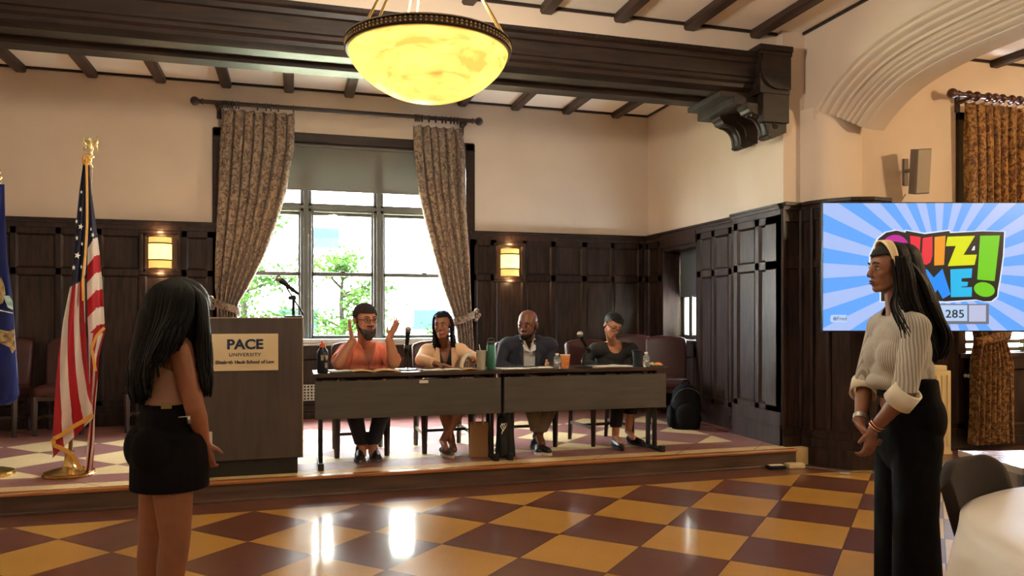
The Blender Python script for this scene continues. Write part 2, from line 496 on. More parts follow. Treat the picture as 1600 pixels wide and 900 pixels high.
backf = lambda u, d, z: (u, BY - d, z)
RZ = [(1.757, 1.826)]
cL = [(-0.86, 0.10)]
x = -1.147
cL += [(-1.147, 0.05), (-1.567, 0.06), (-1.985, 0.05), (-2.37, 0.05), (-2.785, 0.05), (-3.2, 0.05), (-3.6, 0.05), (-4.0, 0.05), (-4.4, 0.05), (LX + 0.02, 0.04)]
struct(panel_wall(LX, -0.82, cL, SZ, RZ, 0.22, WT, backf).build('trim_4', WOOD, bevel=0.0))
cR = [(2.09, 0.08), (2.343, 0.07), (2.74, 0.055), (3.115, 0.055), (3.53, 0.065), (3.912, 0.045), (4.30, 0.045), (AX - 0.02, 0.04)]
struct(panel_wall(2.05, AX, cR, SZ, RZ, 0.22, WT, backf).build('trim_5', WOOD))
# under the window: low panelling and grille
cU = [(WX0 + 0.02, 0.06), (-0.1, 0.06), (0.62, 0.06), (1.3, 0.06), (WX1 - 0.02, 0.06)]
mb = MB()
mb = panel_wall(WX0, WX1, cU, SZ, [], 0.10, 1.0, backf, crown=False)
struct(mb.build('trim_6', WOOD))
# alcove right wall wainscot
rf = lambda u, d, z: (AX - d, u, z)
struct(panel_wall(6.7, 7.70, [(6.72, 0.04), (7.02, 0.06), (7.36, 0.06), (7.66, 0.08)], SZ, RZ, 0.22, WT, rf).build('trim_7', WOOD))
struct(panel_wall(8.58, BY, [(8.62, 0.08), (8.96, 0.06)], SZ, RZ, 0.22, WT, rf).build('trim_8', WOOD))
struct(panel_wall(7.70, 8.58, [(7.74, 0.06), (8.14, 0.06), (8.54, 0.06)], SZ, [], 0.22, 1.02, rf, crown=False).build('trim_9', WOOD))
mb = MB(); mb.box((AX - 0.075, 7.70, WT - 0.022), (AX + 0.01, 8.58, WT)); mb.box((AX - 0.05, 7.70, 2.16), (AX + 0.01, 8.58, WT - 0.022)); struct(mb.build('trim_10', WOODH))
pf = lambda u, d, z: (PX - d, u, z)
struct(panel_wall(5.93, 6.72, [(5.97, 0.08), (6.315, 0.07), (6.68, 0.07)], SZ, RZ, 0.30, WT - 0.01, pf).build('trim_11', WOOD))
# pier wainscot: footprints with stepped rails, following the rounded pier
foot = [(PX - 0.03, 5.93), (4.44, 5.93), (4.475, 5.80), (4.53, 5.66), (4.64, 5.53), (4.80, 5.47), (4.97, 5.49), (5.06, 5.60), (5.09, 5.80), (5.09, 6.08)]
def offs(poly, d):
    out = []; n = len(poly)
    for i, p in enumerate(poly):
        a = poly[max(i - 1, 0)]; b = poly[min(i + 1, n - 1)]
        tx, ty = b[0] - a[0], b[1] - a[1]; l = sqrt(tx * tx + ty * ty)
        out.append((p[0] + ty / l * d, p[1] - tx / l * d))
    return out
def band(mb, poly, d0, d1, z0, z1):
    A = offs(poly, d0); B = offs(poly, d1); n = len(poly)
    for i in range(n - 1):
        q = [A[i], A[i + 1], B[i + 1], B[i]]
        vs = [(x, y, z) for z in (z0, z1) for x, y in q]
        mb.add(vs, [(0, 3, 2, 1), (4, 5, 6, 7), (0, 1, 5, 4), (1, 2, 6, 5), (2, 3, 7, 6), (3, 0, 4, 7)])
mb = MB()
band(mb, foot, -0.25, 0.0, 0, WT - 0.02)
band(mb, foot, -0.05, 0.055, 0, 0.16); band(mb, foot, -0.05, 0.035, 0.16, 0.24)
band(mb, foot, -0.05, 0.02, 0.24, 0.32); band(mb, foot, -0.05, 0.02, *RZ[0]); band(mb, foot, -0.05, 0.02, 2.18, WT - 0.04)
band(mb, foot, -0.25, 0.035, WT - 0.07, WT - 0.03); band(mb, foot, -0.25, 0.06, WT - 0.03, WT)
for i in range(0, len(foot), 1):
    a = offs(foot, 0)[i]; b = offs(foot, 0.02)[i]
    if i in (1, 2, 3, 5, 7, 9, 0): mb.frustum((b[0], b[1], 0.3), (b[0], b[1], WT - 0.06), 0.02, 0.02, 6)
struct(mb.build('trim_12', WOOD))
# side room wainscot
sf = lambda u, d, z: (u, 6.1 - d, z)
struct(panel_wall(5.05, 6.46, [(5.09, 0.06), (5.55, 0.06), (6.0, 0.06), (6.42, 0.08)], 0.0, RZ, 0.2, WT, sf).build('trim_13', WOOD))
struct(panel_wall(6.46, 7.9, [(6.5, 0.06), (6.95, 0.06), (7.4, 0.06), (7.86, 0.06)], 0.0, [], 0.16, 0.95, sf, crown=False).build('trim_14', WOOD))
struct(panel_wall(7.9, 9.4, [(7.94, 0.06), (8.6, 0.06), (9.3, 0.06)], 0.0, RZ, 0.2, WT, sf).build('trim_15', WOOD))
# ---- great beam --------------------------------------------------
xb0, xb1 = LX, 4.26
bp = [(5.86, 3.66), (5.86, 3.625), (5.885, 3.61), (5.895, 3.575), (5.915, 3.565), (5.915, 3.455), (5.93, 3.445), (5.93, 3.415), (5.955, 3.395), (5.965, 3.365), (6.0, 3.345), (6.03, 3.33),
      (6.18, 3.33), (6.20, 3.375), (6.35, 3.375), (6.37, 3.33), (6.54, 3.33), (6.58, 3.37), (6.64, 3.40), (6.66, 3.60), (6.05, 3.68)]
m = MB(); m.extr(bp, 'x', xb0, xb1)
# dentil-like leaf strip on the crown
for i in range(0, 150):
    xx = -2.6 + i * 0.045
    if xx < 3.9: m.box((xx, 5.853, 3.63), (xx + 0.032, 5.865, 3.655))
beam = tag(m.build('ceiling_beam', BEAM, bevel=0.0), kind='structure')
# end cap with scroll shield
cap = MB()
cap.box((3.96, 5.845, 3.30), (4.265, 6.66, 3.66))
cap.box((3.93, 5.80, 3.665), (4.268, 6.1, 3.715)); cap.box((3.945, 5.815, 3.63), (4.268, 6.1, 3.665))
cap.box((4.0, 5.86, 3.05), (4.268, 5.95, 3.32))
prof = [(0, 0)]
pts = [(3.975 + 0.0, 3.62)]
sh = [(3.975, 3.63), (3.955, 3.56), (3.96, 3.48), (3.99, 3.41), (4.04, 3.36), (4.11, 3.335), (4.255, 3.335), (4.255, 3.63)]
cap.extr([(x, z) for x, z in sh], 'y', 5.815, 5.86)
cap.sphere((4.10, 5.815, 3.43), (0.02, 0.012, 0.02), 10, 6)
# stepped soffit bolster from cap to the left
cap.box((3.66, 6.0, 3.285), (4.26, 6.60, 3.335)); cap.box((3.78, 5.98, 3.215), (4.26, 6.62, 3.29))
struct(cap.build('trim_16', BEAM, bevel=0.006))
def corbel(yc, w, dx=0):
    mb = MB()
    out = [(4.268, 3.22), (3.86, 3.22), (3.86, 3.185), (3.885, 3.165), (3.90, 3.14), (3.95, 3.125)]
    for i in range(9):
        t = i / 8 * pi / 2
        out.append((3.95 + 0.13 * sin(t), 3.125 - 0.15 * (1 - cos(t)) - 0.0))
    out += [(4.085, 2.955), (4.075, 2.935), (4.11, 2.92), (4.15, 2.925), (4.20, 2.945), (4.23, 2.97), (4.268, 2.975)]
    mb.extr([(x, z) for x, z in out], 'y', yc - w / 2, yc + w / 2)
    # curled ribs on the face
    for k in (-0.5, 0.5):
        P = [(3.93 + 0.155 * sin(i / 8 * pi / 2), yc + k * w * 0.5, 3.128 - 0.17 * (1 - cos(i / 8 * pi / 2))) for i in range(9)]
        mb.tube(P, 0.018, 6)
    P = [(4.04 + 0.10 * sin(i / 8 * pi / 2), yc - w / 2 - 0.004, 3.16 - 0.13 * (1 - cos(i / 8 * pi / 2))) for i in range(9)]
    mb.tube(P, 0.014, 6); mb.sphere((4.15, yc - w / 2, 3.02), (0.03, 0.02, 0.02), 8, 6)
    return mb
struct(corbel(5.98, 0.16).build('trim_17', BEAM, bevel=0.004)); struct(corbel(6.42, 0.16).build('trim_18', BEAM, bevel=0.004))
# ---- joists and cornice strips
def joist(x, y0, y1, n):
    mb = MB(); z = ZC
    mb.extr([(x - 0.055, z), (x - 0.055, z - 0.05), (x - 0.04, z - 0.068), (x + 0.04, z - 0.068), (x + 0.055, z - 0.05), (x + 0.055, z)], 'y', y0, y1)
    o = struct(mb.build('ceiling_joist', BEAMY)); return o
for k in range(-4, 7): joist(-0.05 + 0.669 * k, 6.6, BY, k)
for k in range(-5, 7): joist(0.03 + 0.669 * k, -6, FY, k)
for k in range(0, 7): joist(5.55 + 0.66 * k, -6, 6.1, k)
m = MB()
m.box((LX, BY - 0.02, ZC - 0.025), (AX, BY, ZC)); m.box((AX - 0.02, 6.6, ZC - 0.025), (AX, BY, ZC))
m.box((LX, FY - 0.02, ZC - 0.025), (RX, FY, ZC)); m.box((RX - 0.02, -6, ZC - 0.025), (RX, FY, ZC)); m.box((5.05, 6.08, ZC - 0.025), (9.4, 6.1, ZC)); m.box((5.05, -6, ZC - 0.025), (5.07, 6.1, ZC))
struct(m.build('trim_19', BEAM))
# ---- main window -------------------------------------------------
yw = BY + 0.06
w = MB()
w.box((WX0 - 0.05, BY - 0.03, WZ1 - 0.085), (WX1 + 0.05, BY + 0.10, WZ1 + 0.01)); w.box((WX0 - 0.06, BY - 0.045, WZ1 - 0.10), (WX1 + 0.06, BY + 0.02, WZ1 - 0.085))
w.box((WX0 - 0.06, BY - 0.03, WT), (WX0 + 0.05, BY + 0.2, WZ1)); w.box((WX1 - 0.05, BY - 0.03, WT), (WX1 + 0.06, BY + 0.2, WZ1))
w.box((WX0 - 0.06, BY - 0.03, WZ0), (WX0 + 0.05, BY + 0.2, WT)); w.box((WX1 - 0.05, BY - 0.03, WZ0), (WX1 + 0.06, BY + 0.2, WT))
win = struct(w.build('window_1', WOODH, bevel=0.004))
w = MB()
MU = [(0.075, 0.20), (0.905, 1.02)]
for a, b in MU:
    w.box((a, yw - 0.02, WZ0), (b, yw + 0.12, WZ1)); w.box((a + 0.035, yw - 0.04, WZ0), (b - 0.035, yw, WZ1))
w.box((WX0, yw - 0.02, 2.525), (WX1, yw + 0.12, 2.62)); w.box((WX0, yw - 0.035, 2.555), (WX1, yw, 2.59))
w.box((WX0, yw - 0.02, WZ1 - 0.27), (WX1, yw + 0.12, WZ1))
w.build('window_frame', WINF, win, bevel=0.004)
w = MB()
edges = [WX0 + 0.05, MU[0][0], MU[0][1], MU[1][0], MU[1][1], WX1 - 0.05]
bays = [(edges[0], edges[1]), (edges[2], edges[3]), (edges[4], edges[5])]
gl = MB()
for a, b in bays:
    w.box((a, yw + 0.02, 1.785), (b, yw + 0.07, 1.83)); w.box((a, yw + 0.02, WZ0), (b, yw + 0.07, WZ0 + 0.035)); w.box((a, yw + 0.05, 2.49), (b, yw + 0.09, 2.525))
    w.box((a, yw + 0.02, WZ0), (a + 0.025, yw + 0.07, 2.525)); w.box((b - 0.025, yw + 0.02, WZ0), (b, yw + 0.07, 2.525))
    w.box(((a + b) / 2 - 0.03, yw + 0.0, 1.825), ((a + b) / 2 + 0.03, yw + 0.03, 1.845))
    gl.box((a, yw + 0.045, WZ0 + 0.03), (b, yw + 0.05, 2.53)); gl.box((a, yw + 0.045, 2.62), (b, yw + 0.05, WZ1 - 0.25))
w.build('window_sash', WINF, win, bevel=0.003); gl.build('window_pane', GLASS, win)
SILLM = mat('sill_paint', (196, 196, 190), rough=0.3)
w = MB(); w.box((WX0 - 0.02, BY - 0.07, WZ0 - 0.045), (WX1 + 0.02, BY + 0.16, WZ0)); w.box((WX0 - 0.02, BY - 0.05, WZ0 - 0.075), (WX1 + 0.02, BY, WZ0 - 0.045)); w.build('window_sill', SILLM, win, bevel=0.008)
# roller shade
def shade_mat():
    m = bpy.data.materials.new('shade_mesh'); m.use_nodes = True; nt = m.node_tree
    b = nt.nodes['Principled BSDF']; b.inputs['Base Color'].default_value = lin((150, 148, 138)); b.inputs['Roughness'].default_value = 0.8
    t = node(nt, 'ShaderNodeBsdfTransparent'); tr = node(nt, 'ShaderNodeBsdfTranslucent'); tr.inputs[0].default_value = lin((62, 64, 58))
    m1 = node(nt, 'ShaderNodeMixShader'); m1.inputs[0].default_value = 0.5; m2 = node(nt, 'ShaderNodeMixShader'); m2.inputs[0].default_value = 0.016
    nt.links.new(b.outputs[0], m1.inputs[1]); nt.links.new(tr.outputs[0], m1.inputs[2]); nt.links.new(m1.outputs[0], m2.inputs[1]); nt.links.new(t.outputs[0], m2.inputs[2])
    nt.links.new(m2.outputs[0], nt.nodes['Material Output'].inputs[0]); return m
sh = thing('roller_shade', 'grey roller shade drawn over the top of the big window', 'window shade', (0.62, BY + 0.02, WZ1 - 0.12))
m = MB(); m.box((WX0 - 0.62 + 0.06, -0.001, -0.50), (WX1 - 0.62 - 0.06, 0.001, 0.02)); m.build('shade_fabric', shade_mat(), sh)
m = MB(); m.frustum((WX0 - 0.62 + 0.06, 0, 0.0), (WX1 - 0.62 - 0.06, 0, 0.0), 0.022, 0.022, 12); m.build('roller', mat('roller_grey', (92, 90, 82), 0.5), sh)
m = MB(); m.box((WX0 - 0.62 + 0.06, -0.008, -0.52), (WX1 - 0.62 - 0.06, 0.008, -0.49)); m.build('hem_bar', mat('hem_grey', (110, 106, 96), 0.5), sh)
# alcove side window
w = MB(); xw = AX + 0.25
w.box((AX - 0.02, 7.68, 1.0), (AX + 0.3, 7.74, 2.18)); w.box((AX - 0.02, 8.54, 1.0), (AX + 0.3, 8.60, 2.18)); w.box((AX - 0.02, 7.7, 2.12), (AX + 0.3, 8.58, 2.18)); w.box((AX - 0.03, 7.7, 1.0), (AX + 0.3, 8.58, 1.04))
win2 = struct(w.build('window_2', WOOD, bevel=0.004))
w = MB()
w.box((xw, 7.74, 1.04), (xw + 0.05, 7.79, 2.12)); w.box((xw, 8.49, 1.04), (xw + 0.05, 8.54, 2.12)); w.box((xw, 7.74, 1.55), (xw + 0.05, 8.54, 1.60)); w.box((xw, 7.74, 1.04), (xw + 0.05, 8.54, 1.09)); w.box((xw, 7.74, 2.07), (xw + 0.05, 8.54, 2.12))
w.build('window_sash', WINF, win2); w = MB(); w.box((xw + 0.02, 7.78, 1.08), (xw + 0.025, 8.5, 2.1)); w.build('window_pane', GLASS, win2)
w = MB(); w.box((xw - 0.04, 7.76, 1.56), (xw - 0.03, 8.52, 2.12)); w.build('window_blind', mat('blind_grey', (84, 88, 92), 0.7, tl=.10), win2)
w = MB(); w.box((AX, 7.695, 1.0), (AX + 0.34, 7.705, 2.18)); w.box((AX, 8.575, 1.0), (AX + 0.34, 8.585, 2.18)); w.box((AX + 0.005, 7.7, 2.15), (AX + 0.34, 8.58, 2.165)); w.build('window_lining', WOOD, win2)
w = MB(); w.box((xw - 0.02, 8.02, 1.04), (xw + 0.06, 8.10, 2.12)); w.box((xw - 0.02, 8.27, 1.04), (xw + 0.06, 8.35, 2.12)); w.build('window_mullion', WINF, win2)
# side room window
w = MB()
w.box((6.38, 6.06, 0.9), (6.47, 6.3, 3.36)); w.box((7.89, 6.06, 0.9), (7.98, 6.3, 3.36)); w.box((6.38, 6.06, 3.28), (7.98, 6.3, 3.36)); w.box((6.38, 6.04, 0.9), (7.98, 6.3, 0.95))
win3 = struct(w.build('window_3', WOOD, bevel=0.004))
w = MB()
for z in (0.98, 1.06, 1.35, 1.85, 2.4, 3.2): w.box((6.47, 6.2, z - 0.02), (7.89, 6.25, z + 0.02))
for xx in (6.49, 6.93, 7.4, 7.87): w.box((xx - 0.02, 6.2, 0.95), (xx + 0.02, 6.25, 3.28))
w.build('window_sash', WINF, win3); w = MB(); w.box((6.47, 6.22, 0.95), (7.89, 6.225, 3.28)); w.build('window_pane', GLASS, win3)

# ================================================================ OUTDOORS
GR = mat('lawn', (150, 160, 110), 0.9, col2=(190, 186, 160), nscale=3)
m = MB(); m.box((-30, 9.3, -0.6), (35, 40, -0.5)); struct(m.build('ground', GR))
FAC = mat('pale_stucco', (226, 224, 216), 0.9, col2=(208, 204, 196), nscale=2)
bd = thing('building', 'pale stucco building with rows of blue windows outside the big window', 'building', (4, 23, -0.5))
m = MB(); m.box((-22, 0, 0), (16, 8, 12)); m.box((-22.2, -0.3, 3.6), (16.2, 0, 3.75)); m.box((-22.2, -0.3, 7.6), (16.2, 0, 7.8)); m.build('wall', FAC, bd)
BLUEW = mat('blue_window', (14, 24, 48), 0.6, spec=0.03)
for r_, z0 in enumerate((1.5, 3.9, 8.6)):
    for k in range(9):
        x0 = -20 + k * 3.9 + (0.6 if r_ == 1 else 0)
        m = MB(); m.box((x0, -0.04, z0), (x0 + 1.1, 0.02, z0 + 0.5)); m.box((x0 - 0.08, -0.06, z0 - 0.1), (x0 + 1.18, 0.0, z0)); m.build('window', BLUEW, bd)
def leaf_tree(name, label, loc, h, r, seed, n=900, kinds=None, trunk=0.09, crown0=0.35, leaf=0.11):
    rnd = random.Random(seed)
    t = thing(name, label, 'tree' if 'bush' not in name else 'bush', loc, 0, 'plants outside the window')
    mb = MB()
    mb.tube([(0, 0, 0), (0.05, 0.02, h * 0.3), (-0.03, 0, h * 0.62), (0.02, 0, h * 0.92)], [trunk, trunk * 0.8, trunk * 0.5, 0.015], 8)
    tips = []
    for k in range(16):
        a = rnd.uniform(0, 2 * pi); z0 = h * rnd.uniform(crown0, 0.85); L_ = r * rnd.uniform(0.5, 0.95) * (1.1 - 0.5 * z0 / h)
        e = Vector((cos(a) * L_, sin(a) * L_, z0 + L_ * rnd.uniform(0.15, 0.6)))
        mb.tube([(0, 0, z0), tuple(e * 0.5 + Vector((0, 0, z0 * 0.52))), tuple(e)], [trunk * 0.35, trunk * 0.2, 0.008], 5); tips.append((Vector((0, 0, z0)), e))
    mb.build('trunk', BARK, t)
    lv = MB()
    for k in range(n):
        a_, e = rnd.choice(tips); q = rnd.uniform(0.35, 1.08)
        p = a_.lerp(e, q) + Vector((rnd.gauss(0, 0.2), rnd.gauss(0, 0.2), rnd.gauss(0, 0.13))) * r * 0.5
        s_ = leaf * rnd.uniform(0.6, 1.3)
        R_ = Euler((rnd.uniform(-0.9, 0.9), rnd.uniform(-0.9, 0.9), rnd.uniform(0, 6.3))).to_matrix()
        pts = [R_ @ Vector(v) * s_ + p for v in ((-0.5, 0, 0), (0, -0.28, 0.04), (0.55, 0, 0), (0, 0.28, 0.04))]
        lv.add(pts, [(0, 1, 2, 3)])
    lv.build('foliage', LEAF, t, fix=False)
    return t
BARK = mat('bark', (24, 20, 18), 0.9, spec=.02)
LEAF = mat('leaf', (18, 36, 12), 0.9, spec=.01, col2=(30, 48, 16), nscale=3, tl=0.45)
leaf_tree('leafy_tree', 'light green leafy tree outside behind the left window panes', (-0.9, 15.2, -0.5), 4.0, 1.7, 3, 4200)
leaf_tree('leafy_tree', 'light green leafy tree outside behind the middle window panes', (1.0, 16.5, -0.5), 3.3, 1.6, 5, 3600)
leaf_tree('leafy_bush', 'low sparse bush outside behind the right window panes', (2.9, 15.0, -0.5), 1.9, 0.9, 9, 350, trunk=0.04, crown0=0.2)
leaf_tree('leafy_bush', 'low green bush outside under the middle window panes', (0.9, 13.2, -0.5), 1.6, 1.0, 11, 900, trunk=0.04, crown0=0.2)
# ================================================================ helpers for places measured in the room
_c, _sn = cos(radians(16.03)), sin(radians(16.03))
def at(x, y, Y):
    r = (x - 800) / 1188.3; u = (492.7 - y) / 1188.3
    d = (_sn + r * _c, _c - r * _sn, u); t = Y / d[1]
    return Vector((d[0] * t, Y, 1.33 + d[2] * t))

# ================================================================ CURTAINS AND RODS
def damask(name, dark, mid, light):
    m = bpy.data.materials.new(name); m.use_nodes = True; nt = m.node_tree; L = nt.links; b = nt.nodes['Principled BSDF']
    tc = node(nt, 'ShaderNodeTexCoord'); mp = node(nt, 'ShaderNodeMapping'); mp.inputs['Scale'].default_value = (1, 1, 0.8); L.new(tc.outputs['Object'], mp.inputs[0])
    n0 = node(nt, 'ShaderNodeTexNoise'); n0.inputs['Scale'].default_value = 10; L.new(mp.outputs[0], n0.inputs[0])
    va = node(nt, 'ShaderNodeVectorMath'); va.operation = 'MULTIPLY_ADD'; va.inputs[1].default_value = (0.12, 0.12, 0.12); L.new(n0.outputs[1], va.inputs[0]); L.new(mp.outputs[0], va.inputs[2])
    v = node(nt, 'ShaderNodeTexVoronoi'); v.feature = 'DISTANCE_TO_EDGE'; v.inputs['Scale'].default_value = 16; L.new(va.outputs[0], v.inputs[0])
    w = node(nt, 'ShaderNodeTexNoise'); w.inputs['Scale'].default_value = 34; w.inputs['Detail'].default_value = 1; L.new(va.outputs[0], w.inputs[0])
    r = node(nt, 'ShaderNodeValToRGB'); e = r.color_ramp.elements; e[0].position = 0.03; e[0].color = lin(dark); e[1].position = 0.10; e[1].color = lin(mid)
    L.new(v.outputs[0], r.inputs[0])
    r2 = node(nt, 'ShaderNodeValToRGB'); e = r2.color_ramp.elements; e[0].position = 0.50; e[0].color = (0, 0, 0, 1); e[1].position = 0.56; e[1].color = (1, 1, 1, 1); L.new(w.outputs[0], r2.inputs[0])
    mx = node(nt, 'ShaderNodeMix'); mx.data_type = 'RGBA'; L.new(r2.outputs[0], mx.inputs[0]); L.new(r.outputs[0], mx.inputs[6]); mx.inputs[7].default_value = lin(light)
    L.new(mx.outputs[2], b.inputs['Base Color']); b.inputs['Roughness'].default_value = 0.8; b.inputs['Sheen Weight'].default_value = 0.2
    bp = node(nt, 'ShaderNodeBump'); bp.inputs['Strength'].default_value = 0.3; bp.inputs['Distance'].default_value = 0.004; L.new(r2.outputs[0], bp.inputs['Height']); L.new(bp.outputs[0], b.inputs['Normal'])
    t = node(nt, 'ShaderNodeBsdfTranslucent'); L.new(mx.outputs[2], t.inputs[0]); m2 = node(nt, 'ShaderNodeMixShader'); m2.inputs[0].default_value = 0.24
    L.new(b.outputs[0], m2.inputs[1]); L.new(t.outputs[0], m2.inputs[2]); L.new(m2.outputs[0], nt.nodes['Material Output'].inputs[0])
    return m
DAM1 = damask('damask_taupe', (92, 70, 60), (128, 106, 90), (158, 134, 110))
DAM2 = damask('damask_gold', (70, 40, 20), (110, 72, 34), (150, 110, 56))
RODM = mat('rod_walnut', (52, 34, 30), rough=0.35)
RODR = mat('rod_mahogany', (66, 32, 22), rough=0.3)

def curtain(name, label, rows, y0, folds, amp, m, group, tie_z=None, phase=0.0, lean=0.0, tail=None):
    zs = [r[0] for r in rows][::-1]; xa = [r[1] for r in rows][::-1]; xb = [r[2] for r in rows][::-1]
    ztop = rows[0][0]; zbot = rows[-1][0]
    t = thing(name, label, 'curtain', ((rows[0][1] + rows[0][2]) / 2, y0, zbot), 0, group)
    ox, oy, oz = t.location
    wid0 = rows[0][2] - rows[0][1]
    def fn(u, v):
        z = zbot + (ztop - zbot) * v
        a = interp(z, zs, xa); b = interp(z, zs, xb)
        q = (b - a) / wid0
        k = 0.55 + 0.45 * min(1, q)
        ph = u * folds * 2 * pi + phase + 0.7 * sin(u * 9 + z * 0.8) 
        am = amp * (0.55 + 0.45 * smoothstep((ztop - z) / 0.5)) * (1.15 if q < 0.7 else 1.0)
        y = y0 + am * sin(ph) + 0.4 * am * sin(ph * 1.93 + 1.0 + 1.5 * z) - (1 - q) * 0.03
        x = a + (b - a) * u + 0.28 * (b - a) / folds * sin(ph + 1.2) * 0.5
        if v > 0.999: z += 0.012 * sin(u * folds * 2 * pi + phase + 1) - 0.012
        return (x - ox, y - oy, z - oz)
    mb = MB(); mb.grid(fn, folds * 16, 110)
    mb.build('cloth', m, t, smooth=True, solid=0.004, fix=False)
    if tie_z is not None:
        a = interp(tie_z, zs, xa); b = interp(tie_z, zs, xb); cx = (a + b) / 2 - ox; hw = (b - a) / 2 + 0.02
        mb = MB()
        def tf(u, v):
            th = u * 2 * pi
            zz = tie_z - oz + (v - 0.5) * 0.085 + (0.04 * cos(th) if tail is None else 0.05 * cos(th) * tail)
            return (cx + hw * cos(th), (amp * 1.9 + 0.012 * sin(v * pi)) * sin(th) - 0.02, zz)
        mb.grid(tf, 32, 5, close=True)
        mb.build('tieback', m, t, smooth=True, solid=0.012)
        sx = 1 if (tail or 1) > 0 else -1
        mb = MB(); px = cx + (hw + 0.01) * sx
        for k in range(5):
            mb.sphere((px + sx * (0.012 + 0.02 * (k % 3)), -0.02 + 0.01 * k, tie_z - oz + 0.045 * (k - 2) * 0.6 + 0.045), (0.03, 0.022, 0.026), 8, 6)
        mb.build('tie_rosette', m, t, smooth=True)
    return t
cg = 'patterned curtains on the big back window'
curtain('curtain', 'taupe damask curtain swept aside left of the big window', [(3.575, -0.755, -0.0), (3.2, -0.785, -0.005), (2.67, -0.80, -0.092), (2.32, -0.812, -0.193), (1.975, -0.824, -0.314), (1.63, -0.824, -0.48), (1.46, -0.80, -0.578), (1.30, -0.80, -0.59), (0.9, -0.82, -0.55), (0.2, -0.83, -0.52)], 8.80, 7, 0.035, DAM1, cg, 1.42, 0.3, tail=-1)
curtain('curtain', 'taupe damask curtain swept aside right of the big window', [(3.545, 1.34, 1.905), (3.29, 1.345, 1.945), (2.77, 1.405, 1.95), (2.4, 1.487, 1.973), (2.02, 1.584, 2.004), (1.65, 1.683, 2.019), (1.35, 1.79, 2.03), (1.22, 1.83, 2.04), (0.82, 1.87, 2.06), (0.2, 1.85, 2.10)], 8.80, 6, 0.035, DAM1, cg, 1.29, 1.7, tail=1)
curtain('curtain', 'brown and gold damask curtain by the television', [(3.43, 6.33, 7.18), (2.5, 6.36, 7.16), (1.6, 6.38, 7.05), (1.25, 6.42, 6.85), (1.08, 6.45, 6.78), (0.85, 6.40, 6.88), (0.3, 6.38, 6.90), (0.06, 6.37, 6.92)], 5.93, 8, 0.04, DAM2, None, 1.12, 0.9, tail=1)

def rod(name, label, x0, x1, y, z, m, finials=(1, 1), ringx=(), wall=None, r=0.024, beads=False):
    t = thing(name, label, 'curtain rod', ((x0 + x1) / 2, y, z)); cx = (x0 + x1) / 2
    mb = MB(); mb.frustum((x0 - cx + 0.05, 0, 0), (x1 - cx - 0.05, 0, 0), r, r, 14); mb.build('pole', m, t, smooth=True, auto=40)
    for s_, xe, on in ((-1, x0, finials[0]), (1, x1, finials[1])):
        if not on: continue
        mb = MB(); R_ = Matrix.Rotation(pi / 2 * s_, 4, 'Y')
        mb.lathe([(0.001, 0.0), (0.02, 0.002), (0.042, 0.02), (0.05, 0.045), (0.043, 0.07), (0.024, 0.088), (0.02, 0.10), (0.032, 0.115), (0.032, 0.125), (0.024, 0.135)][::-1] and [(0.024, -0.04), (0.033, -0.03), (0.033, -0.02), (0.02, -0.005), (0.026, 0.005), (0.043, 0.025), (0.05, 0.05), (0.043, 0.075), (0.022, 0.093), (0.001, 0.098)], (xe - cx - s_ * 0.06, 0, 0), 16, R_)
        mb.build('finial', m, t, smooth=True)
    for xr in ringx:
        mb = MB()
        P = [(xr - cx, 0.038 * cos(a), 0.038 * sin(a) - 0.012) for a in [i * 2 * pi / 16 for i in range(17)]]
        mb.tube(P, 0.007, 6, cap=False)
        if beads: mb.sphere((xr - cx, 0, 0), (0.035, 0.043, 0.043), 12, 8)
        mb.build('curtain_ring', m, t, smooth=True)
    if wall is not None:
        for xe in (x0 + 0.24, x1 - 0.18):
            mb = MB(); mb.box((xe - cx - 0.022, 0.0, -0.05), (xe - cx + 0.022, wall - y - 0.0, -0.02)); mb.box((xe - cx - 0.025, wall - y - 0.02, -0.13), (xe - cx + 0.025, wall - y, 0.04)); mb.frustum((xe - cx, -0.0, -0.035), (xe - cx, 0, -0.02), 0.03, 0.03, 8)
            mb.build('bracket', m, t)
    return t
rod('curtain_rod', 'long dark wood curtain rod with ball finials over the big window', -1.03, 2.13, 8.80, 3.635, RODM, ringx=(-0.74, -0.715, -0.69, -0.665, -0.64, -0.60, -0.575, -0.38, -0.29, -0.24, -0.16, 0.0, 1.36, 1.385, 1.41, 1.44, 1.52, 1.60, 1.68, 1.72, 1.78, 1.82, 1.86), wall=9.0)
rod('curtain_rod', 'glossy brown curtain rod with bead rings in the side room', 6.15, 8.2, 5.93, 3.49, RODR, ringx=[6.36, 6.46, 6.60, 6.69, 6.78, 6.9, 7.0, 7.1, 7.16], wall=6.1, beads=True)

